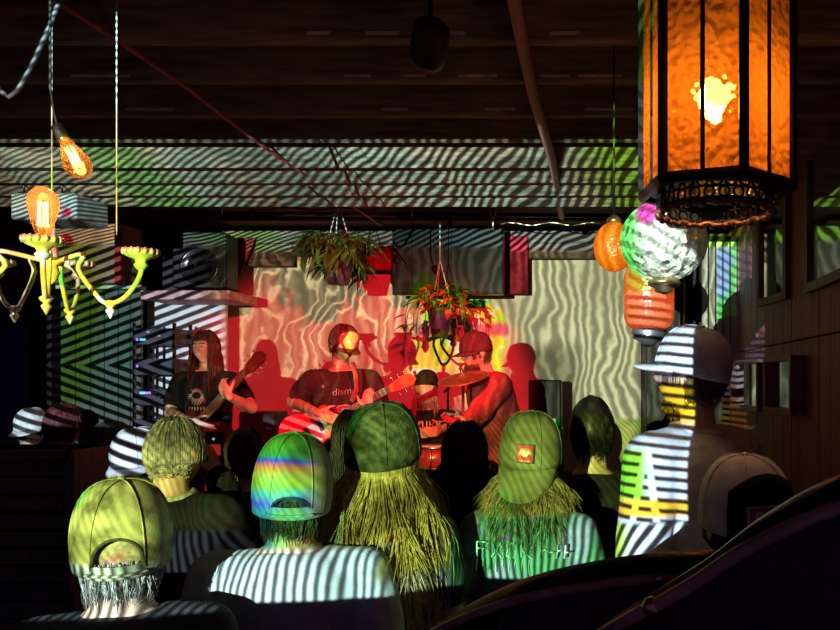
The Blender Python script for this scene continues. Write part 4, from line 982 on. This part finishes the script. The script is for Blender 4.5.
# farther crowd
def far_person(lab, u, v, D, yaw, shirt, hairm_, hf, capm=None, capyaw=0, **k):
    x, y, h = place(u, v, D); p_, hm, T = person(lab, x, y, R(yaw), h, shirt=shirt, hair=hf, hairm=hairm_, skin=skin_d, vox=.011, **k)
    if capm: capmesh(hm, p_, capm, capyaw, False, brim=True)
far_person('person in a pale hooded top standing behind the filming man', 137, 431, 3.1, 6, c_white, h_dk, H_short(-.09, 1.1, 200, 21, .05), cloth('pale_hat', (.5, .52, .55)), R(180))
far_person('person wearing a pale knit cap at the far left beyond the slatted cabinet', 31, 410, 5.3, 0, c_dark, h_dk, H_short(-.09, 1.1, 160, 22, .05), cloth('white_hat', (.66, .7, .74)), R(180))
far_person('dark haired head in black just left of the zigzag lit door bottom', 62, 402, 4.22, -5, c_black, M('auburn_hair', (.10, .02, .025), .6), H_short(-.1, 1.14, 200, 23, .06))
far_person('person in a dark cap beside the auburn haired one at the left', 110, 424, 4.0, 5, c_dark, h_dk, H_short(-.09, 1.1, 160, 24, .05), cloth('dark_hat', (.10, .12, .10)), R(170))
far_person('dark haired person right of the raised phone', 244, 428, 3.3, 3, c_black, h_dk, H_short(-.1, 1.12, 260, 25, .06))
# ================================================================== guitars
def guitar(lab, nut, bodyc, face, body_m, cat='guitar', kind=0):
    ex = (nut-bodyc).normalized(); ez = (face-ex*face.dot(ex)).normalized(); ey = ez.cross(ex)
    mt = Matrix(((ex.x, ey.x, ez.x, bodyc.x), (ex.y, ey.y, ez.y, bodyc.y), (ex.z, ey.z, ez.z, bodyc.z), (0, 0, 0, 1)))
    t = thing('electric_guitar', lab, cat, (0, 0, 0), 0, 'guitars played on stage'); t.matrix_world = mt
    o0 = [(-.21, .0), (-.20, .10), (-.13, .165), (-.04, .145), (.02, .115), (.09, .125), (.17, .15), (.215, .115), (.17, .07), (.13, .035), (.13, -.035), (.16, -.07), (.19, -.10), (.15, -.135), (.08, -.125), (.02, -.115), (-.05, -.145), (-.13, -.165), (-.20, -.10)]
    o1 = [(-.20, 0), (-.19, .09), (-.12, .155), (-.03, .14), (.03, .105), (.09, .115), (.14, .115), (.16, .06), (.15, .03), (.15, -.03), (.19, -.06), (.20, -.10), (.13, -.10), (.09, -.10), (.03, -.10), (-.03, -.14), (-.12, -.155), (-.19, -.09)]
    P = [o0, o1][kind]; n = len(P); pts = []
    for i in range(n):
        for q in range(4):
            tt = q/4; a0, a1, a2, a3 = (Vector(P[(i+k) % n]) for k in (-1, 0, 1, 2)); pts.append(.5*((2*a1)+(a2-a0)*tt+(2*a0-5*a1+4*a2-a3)*tt*tt+(3*a1-a0-3*a2+a3)*tt**3))
    def slab(poly, z0, z1, bev=.006):
        bm = NB(); lo = [bm.verts.new((p.x, p.y, z0)) for p in poly]; hi = [bm.verts.new((p.x, p.y, z1)) for p in poly]; ring_bridge(bm, lo, hi); bm.faces.new(lo[::-1]); bm.faces.new(hi); bmesh.ops.recalc_face_normals(bm, faces=bm.faces); return bm
    obj('body', slab(pts, -.022, .022), body_m, t, False)
    obj('pickguard', slab([Vector(p) for p in ((-.09, -.09), (.02, -.085), (.10, -.095), (.12, -.03), (.12, .03), (-.02, .035), (-.10, -.02))], .022, .0245), M('pickguard', (.5, .45, .36), .4), t, False)
    for xx in (-.03, .06): obj('pickup', bbox((xx-.014, -.036, .022), (xx+.014, .036, .031), .003), black_m, t, False)
    obj('bridge', bbox((-.105, -.04, .022), (-.085, .04, .034), .003), chrome, t, False)
    for (xx, yy) in ((-.13, -.09), (-.15, -.055), (-.10, -.11)):
        bm = NB(); lathe(bm, [(.011, .022), (.011, .034), (.008, .037)], 12, (xx, yy, 0)); obj('knob', bm, chrome, t)
    L = (nut-bodyc).length
    nk = NB(); box(nk, (.10, -.027, .012), (L, .027, .030)); 
    for v in nk.verts:
        if v.co.x > .2: v.co.y *= .8
    obj('neck', nk, M('maple_neck', (.42, .26, .13), .4), t, False)
    obj('fretboard', bbox((.10, -.024, .0301), (L, .024, .036), .001), M('rosewood', (.10, .05, .035), .4), t, False)
    for k in range(15): xx = L-(L-.12)*(1-2**(-(k+1)/9)) ; obj('fret', bbox((xx-.0015, -.023, .036), (xx+.0015, .023, .038), 0), chrome, t, False)
    obj('headstock', slab([Vector(p) for p in ((L, -.022), (L+.05, -.036), (L+.15, -.046), (L+.185, -.02), (L+.175, .02), (L+.14, .044), (L+.05, .036), (L, .022))], .004, .022), body_m if kind else M('headstock_wood', (.40, .24, .12), .4), t, False)
    for k in range(3):
        for sy in (-1, 1):
            bm = NB(); xx = L+.045+k*.045; tube(bm, [(xx, sy*.038, .012), (xx, sy*.062, .012)], .004, 6); ell(bm, (xx, sy*.066, .012), (.009, .007, .006), None, 8, 6); obj('tuning_peg', bm, chrome, t)
    for k in range(6): yy = -.017+k*.0068; bm = NB(); tube(bm, [(-.095, yy*1.4, .036), (L, yy, .041)], .0009, 4); obj('string', bm, chrome, t)
    return t, mt
# ================================================================== the band
hf_long = H_long(.34, 420, 31, (48, 312), .30, -.02, .012)
b1 = at(207, 331, 5.45); G1n = at(247, 372, 5.12); G1b = at(188, 436, 5.14)
def tee1(t, hm, T, s):
    bm = NB(); rn = random.Random(2)
    def P(xx, zz): return T(Vector((xx, .139-.9*xx*xx, zz)))
    for k in range(26):
        w_ = TAU*k/26; tube(bm, [P(.0+math.cos(w_)*.03, 1.30+math.sin(w_)*.025), P(math.cos(w_)*.055*rn.uniform(.7, 1.2), 1.29+math.sin(w_)*.06)], [.006, .003], 5, True, .4)
    for k in range(6): tube(bm, [P(-.05+k*.02, 1.22), P(-.055+k*.022, 1.17-.02*(k % 3))], .005, 5, True, .4)
    obj('tee_print', bm, M('white_tee_print', (.6, .6, .6), .8), t, label='white graphic on the chest')
pB1, hm, T = person('long haired bassist in a black tee with a white print playing at stage left', b1.x, b1.y, R(180), b1.z-ST, ST, shirt=c_black, hair=hf_long, hairm=M('auburn_brown_hair', (.07, .03, .025), .5, var=.4, vs=60), eyes=True, vox=.0065, group='band members', head=(R(-8), R(4), R(2)), extra=tee1,
    arms={'L': (at(252, 408, 5.32), at(229, 396, 5.06), dict(dir=(-.55, .1, .75), pn=(.1, 1, 0), curl=1.0, thumb=(0, 0, 1))), 'R': (at(170, 412, 5.35), at(190, 422, 5.07), dict(dir=(.85, -.05, -.35), pn=(0, 1, 0), curl=.7, thumb=(0, 0, 1)))})
# anatomical right/left: keys follow local -x / +x once turned round
guitar('dark bass guitar held upright by the long haired bassist', G1n, G1b, Vector((0, -1, .15)), M('dark_sunburst', (.10, .02, .015), .3), kind=1)
b2 = at(338, 333, 5.3); G2n = at(390, 390, 5.02); G2b = at(313, 431, 4.92)
def tee2(t, hm, T, s):
    def P(xx, zz): return T(Vector((xx, .142-.9*xx*xx, zz)))
    me = text_mesh('disma', .062, .001); 
    for v in me.vertices: v.co = P(-v.co.x*1.0, 1.345+v.co.y+v.co.x*.12)+Vector((0, v.co.z, 0))
    obj('tee_lettering', me, redp, t, False)
    bm = NB()
    for q in range(5): w_ = TAU*q/5+.3; tube(bm, [P(.125, 1.375), P(.125+math.cos(w_)*.018, 1.375+math.sin(w_)*.018)], [.006, .002], 5, True, .5)
    rn = random.Random(6)
    ell(bm, P(0, 1.225), (.055, .006, .04), None, 16, 8)
    for q in range(12): w_ = TAU*q/12; tube(bm, [P(math.cos(w_)*.045, 1.215+math.sin(w_)*.03), P(math.cos(w_)*.085, 1.21+math.sin(w_)*.048)], [.010, .004], 5, True, .4)
    obj('tee_print', bm, redp, t, label='pale skull graphic on the chest')
redp = M('faded_print', (.42, .36, .34), .8)
pB2, hm, T = person('guitarist in a trucker cap and dark tee looking down at his guitar', b2.x+.02, b2.y, R(205), b2.z-ST+.04, ST, lean=R(9), shirt=cloth('maroon_black_tee', (.055, .03, .035)), hair=H_short(-.07, 1.06, 160, 33, .04), hairm=h_brown, eyes=True, vox=.0065, group='band members', head=(R(22), R(24), 0), wide=1.06, extra=tee2,
    arms={'R': (at(293, 402, 5.2), at(318, 413, 4.84), dict(dir=(.85, -.05, -.30), pn=(0, 1, -.1), curl=.55, thumb=(0, 0, 1))), 'L': (at(384, 418, 5.2), at(366, 408, 4.93), dict(dir=(.1, .2, 1), pn=(0, 1, 0), curl=1.0, thumb=(-1, 0, .4)))})
capmesh(hm, pB2, cloth('dark_cap', (.10, .05, .05)), 0, False, front=cloth('pale_cap_front', (.62, .58, .55)), droop=.3)
g2, _ = guitar('red electric guitar with cream guard held by the capped guitarist', G2n, G2b, Vector((-.1, -1, .1)), M('red_guitar', (.55, .03, .03), .3), kind=1)
bm = NB(); 
def strapbm(pts, w_=.02):
    bm = NB(); tube(bm, pts, w_, 6, True, .2); return bm
sg = obj('sticker', bbox((-.19, -.06, .0222), (-.11, .03, .0236), .0006), M('cream_sticker', (.75, .66, .42), .5), g2, False, label='cream sticker with dark marks')
bm = NB()
for q in range(4): tube(bm, [(-.18+q*.017, -.045, .0238), (-.175+q*.017, -.01+.012*(q % 2), .0238)], .003, 4)
obj('sticker_mark', bm, black_m, sg)
b3 = at(427, 371, 6.35)
def tee3(t, hm, T, s):
    def P(xx, zz): return T(Vector((xx, .144-.9*xx*xx, zz)))
    me = text_mesh('НИШКТ', .075, .001)
    for v in me.vertices: v.co = P(-v.co.x*1.1, 1.36+v.co.y)+Vector((0, v.co.z, 0))
    obj('tee_lettering', me, M('orange_print', (.75, .42, .12), .7), t, False, label='orange angular lettering across the chest')
pB3, hm, T = person('seated drummer with long hair and beard in a black tee with orange lettering', b3.x, b3.y, R(178), (b3.z-ST)/(1.755-.43)*1.755, ST, shirt=c_black, sit=True, hair=H_long(.30, 320, 35, (50, 310), .25, -.03), hairm=M('fair_hair', (.35, .22, .13), .55, var=.3, vs=60), eyes=True, vox=.0075, group='band members', head=(R(5), R(4), 0), extra=tee3,
    arms={'L': (at(455, 425, 6.1), at(440, 430, 5.75), dict(curl=1.0)), 'R': (at(398, 428, 6.1), at(415, 432, 5.75), dict(curl=1.0))})
capmesh(hm, pB3, cloth('black_cap', (.02, .02, .02)), R(180), False)
bm = NB(); strands(bm, hm, 220, .09, 14, -62, 62, .003, .1, .006, 0, (-62, -25), .5); obj('beard', bm, M('fair_beard', (.34, .22, .13), .6), pB3)
b4 = at(490, 341, 5.25)
jk = cloth('red_nylon_jacket', (.45, .06, .06))
pB4, hm, T = person('singer in a red jacket and dark cap hunched to the left over the microphone', b4.x+.12, b4.y, R(118), b4.z-ST+.07, ST, lean=R(18), shirt=jk, shirtname='jacket', sleeve='long', infl=.034, hair=H_short(-.09, 1.07, 200, 37, .06), hairm=h_brown, eyes=True, vox=.0065, group='band members', head=(R(8), R(4), 0), wide=1.05, fold=.010, collar=jk,
    arms={'L': (at(480, 412, 4.95), at(468, 422, 4.8), dict(curl=.9)), 'R': (at(492, 425, 5.2), at(462, 420, 5.15), dict(curl=.9))})
capmesh(hm, pB4, cloth('wine_cap', (.12, .03, .035)), 0, False, droop=.4)
bm = NB(); strands(bm, hm, 160, .06, 15, -70, 70, .003, .15, .005, 0, (-60, -28), .5); obj('beard', bm, h_brown, pB4)
# microphone on its stand
ms = thing('microphone_stand', 'black microphone stand with boom and microphone in front of the red jacketed singer', 'microphone', (at(448, 0, 5.32).x, 5.32, ST))
mz = at(0, 378, 5.32).z-ST
bm = NB(); lathe(bm, [(.13, 0), (.13, .018), (.03, .03), (.014, .05)], 24); obj('base', bm, black_m, ms)
bm = NB(); tube(bm, [(0, 0, .04), (0, 0, mz-.06)], .009, 8); obj('pole', bm, blackgl, ms)
bm = NB(); tube(bm, [(-.03, 0, mz-.10), (.06, .02, mz-.02)], .008, 8); obj('boom', bm, blackgl, ms)
bm = NB(); tube(bm, [(.05, .02, mz-.03), (.09, .03, mz+.015)], [.011, .014], 10); ell(bm, (.105, .033, mz+.03), (.026, .026, .026), None, 14, 10); obj('microphone', bm, M('mic_mesh', (.08, .08, .08), .45, .6, bump=.6, bs=400), ms)
# guitar straps
def strap_on(parent_obj, lab_name, pts, m_, w_=.028):
    bm = NB(); tube(bm, pts, w_, 6, True, .12); o = obj(lab_name, bm, m_, None); o.parent = parent_obj; o.matrix_parent_inverse = parent_obj.matrix_world.inverted(); return o
bpy.context.view_layer.update()
strap_on(g2, 'strap', [at(352, 362, 5.06), at(356, 375, 5.04), at(357, 390, 5.01), at(352, 402, 4.98)], M('red_strap', (.4, .08, .08), .7), .022)
# drum kit pieces
cy = at(463, 377, 4.88)
cs = thing('cymbal_stand', 'bronze crash cymbal tilted on a chrome stand left of the singer', 'cymbal', (cy.x, cy.y, ST)); cz = cy.z-ST
bm = NB(); tube(bm, [(0, 0, .25), (0, 0, cz+.03)], .010, 8); obj('pole', bm, chrome, cs)
for k in range(3): q = TAU*k/3; bm = NB(); tube(bm, [(0, 0, .45), (math.cos(q)*.24, math.sin(q)*.24, .008)], .008, 6); obj('leg', bm, chrome, cs)
bm = NB(); mt = Matrix.Rotation(R(-9), 4, 'Y') @ Matrix.Rotation(R(16), 4, 'X')
lathe(bm, [(.008, .030), (.03, .022), (.04, .012), (.11, .004), (.15, -.005), (.165, -.010), (.165, -.0115), (.11, .002), (.04, .010), (.008, .027)], 40, (0, 0, cz), mt); obj('cymbal', bm, M('bronze', (.62, .36, .13), .35, .75, var=.25, vs=30), cs)
bm = NB(); lathe(bm, [(.012, .028), (.012, .045), (.005, .05)], 10, (0, 0, cz), mt); obj('wing_nut', bm, chrome, cs)
def drum(lab, u, v, D, r, h, tilt=0):
    p = at(u, v, D); t = thing('drum', lab, 'drum', (p.x, p.y, ST), 0, 'drums of the kit'); zt = p.z-ST
    bm = NB(); lathe(bm, [(r, zt-h), (r, zt)], 32); obj('shell', bm, M('wine_lacquer', (.22, .02, .03), .3), t)
    for zz in (zt, zt-h): bm = NB(); tube(bm, [(math.cos(TAU*j/32)*(r+.004), math.sin(TAU*j/32)*(r+.004), zz) for j in range(33)], .008, 6, False); obj('rim', bm, chrome, t)
    bm = NB(); lathe(bm, [(r-.002, zt+.001), (r-.002, zt+.004)], 32); obj('drum_head', bm, M('drum_skin', (.7, .68, .62), .6), t)
    for k in range(8): q = TAU*k/8; bm = NB(); tube(bm, [(math.cos(q)*(r+.008), math.sin(q)*(r+.008), zt-h), (math.cos(q)*(r+.008), math.sin(q)*(r+.008), zt)], .005, 5); obj('lug', bm, chrome, t)
    for k in range(3): q = TAU*k/3+.3; bm = NB(); tube(bm, [(math.cos(q)*r*.8, math.sin(q)*r*.8, zt-h+.02), (math.cos(q)*r*1.3, math.sin(q)*r*1.3, .006)], .008, 6); obj('leg', bm, chrome, t)
drum('wine red snare drum in front of the drummer', 436, 446, 5.62, .17, .15)
drum('wine red floor tom at the drummers side', 360, 440, 5.75, .18, .34)
# ================================================================== foreground: slatted cabinet and padded chairs
lv = thing('slatted_cabinet', 'black slatted cabinet standing in the bottom left corner', 'cabinet', (0, 0, 0))
LD = 3.45; xr_ = at(76, 0, LD).x; xl_ = at(-70, 0, LD).x; zt = at(0, 450, LD).z
fr_m = M('black_stained_wood', (.11, .095, .13), .5, var=.3, vs=10, bump=.15, stretch=(6, 6, 1))
for (xa, xb) in ((xr_-.045, xr_), (xl_, xl_+.045)): obj('stile', bbox((xa, LD-.012, 0), (xb, LD+.018, zt), .002), fr_m, lv, False)
obj('top_rail', bbox((xl_+.02, LD-.012, zt-.045), (xr_-.017, LD+.018, zt), .002), fr_m, lv, False); obj('bottom_rail', bbox((xl_+.02, LD-.012, 0), (xr_-.017, LD+.018, .06), .002), fr_m, lv, False)
obj('back_board', bbox((xl_, LD+.30, 0), (xr_, LD+.32, zt), .002), black_m, lv, False)
obj('side_board', bbox((xr_-.012, LD+.02, 0), (xr_, LD+.298, zt), .002), fr_m, lv, False)
z = zt-.085
while z > .08:
    bm = bbox((xl_+.021, -.005, -.034), (xr_-.046, .005, .034), .0008, Matrix.Translation((0, LD, z)) @ Matrix.Rotation(R(-32), 4, 'X')); obj('slat', bm, fr_m, lv, False); z -= .080
leather = M('dark_leather', (.016, .009, .012), .38, var=.3, vs=30, bump=.25, bs=70)
pip = M('worn_piping', (.42, .22, .20), .4, var=.3, vs=20)
def chair(lab, top, pipe, seat_c, seat_r, studs):
    t = thing('padded_chair', lab, 'chair', (seat_c[0], seat_c[1], 0), 0, 'padded chairs in the foreground'); off = Vector((seat_c[0], seat_c[1], 0))
    pts = []
    for i in range(len(top)-1):
        for q in range(6):
            tt = q/6; p0, p1, p2, p3 = top[max(i-1, 0)], top[i], top[i+1], top[min(i+2, len(top)-1)]; pts.append(.5*((2*p1)+(p2-p0)*tt+(2*p0-5*p1+4*p2-p3)*tt*tt+(3*p1-p0-3*p2+p3)*tt**3)-off)
    pts.append(top[-1]-off); ctr = Vector((0, 0, 0)); bm = NB(); rings = []
    for p in pts:
        d = Vector((p.x, p.y, 0)); d = d.normalized(); ring = []
        for (o, z) in ((.020, .47), (.025, p.z-.08), (.024, p.z-.022), (.016, p.z-.005), (0, p.z), (-.016, p.z-.005), (-.024, p.z-.022), (-.025, p.z-.08), (-.020, .47)): ring.append(bm.verts.new((p.x+d.x*o, p.y+d.y*o, z)))
        rings.append(ring)
    for i in range(len(rings)-1):
        for j in range(8): bm.faces.new((rings[i][j], rings[i+1][j], rings[i+1][j+1], rings[i][j+1]))
    for r_ in (rings[0], rings[-1]): bm.faces.new(r_)
    bmesh.ops.recalc_face_normals(bm, faces=bm.faces); bk = obj('backrest', bm, leather, t)
    bm = NB(); pp = []
    for p in pts:
        d = Vector((p.x, p.y, 0)).normalized(); pp.append(Vector((p.x, p.y, p.z-.016))+d*.0255)
    tube(bm, pp, .0045, 8); obj('piping', bm, pip, bk)
    for i in studs:
        bm = NB(); ell(bm, pp[i], (.0065, .0065, .0065), None, 12, 8); obj('stud', bm, brass, bk)
    bm = NB(); lathe(bm, [(seat_r*.9, .40), (seat_r, .42), (seat_r*1.0, .47), (seat_r*.93, .50), (.001, .51)], 32); obj('seat', bm, leather, t)
    for k in range(4): q = TAU*k/4+.6; bm = NB(); tube(bm, [(math.cos(q)*seat_r*.75, math.sin(q)*seat_r*.75, .41), (math.cos(q)*seat_r*.9, math.sin(q)*seat_r*.9, 0)], [.02, .013], 8); obj('leg', bm, fr_m, t)
chair('dark leather padded chair with rounded back and worn piping at the bottom centre', [at(410, 660, .82), at(452, 616, .765), at(520, 580, .71), at(600, 560, .68), at(680, 551, .67), at(745, 552, .675), at(800, 566, .70)], None, (.02, .88), .13, (22,))
chair('dark leather padded chair with piped back rising at the bottom right corner', [at(590, 640, .54), at(650, 595, .51), at(710, 556, .49), at(765, 514, .48), at(840, 474, .475), at(930, 455, .50), at(990, 470, .55)], None, (.18, .60), .10, (9,))
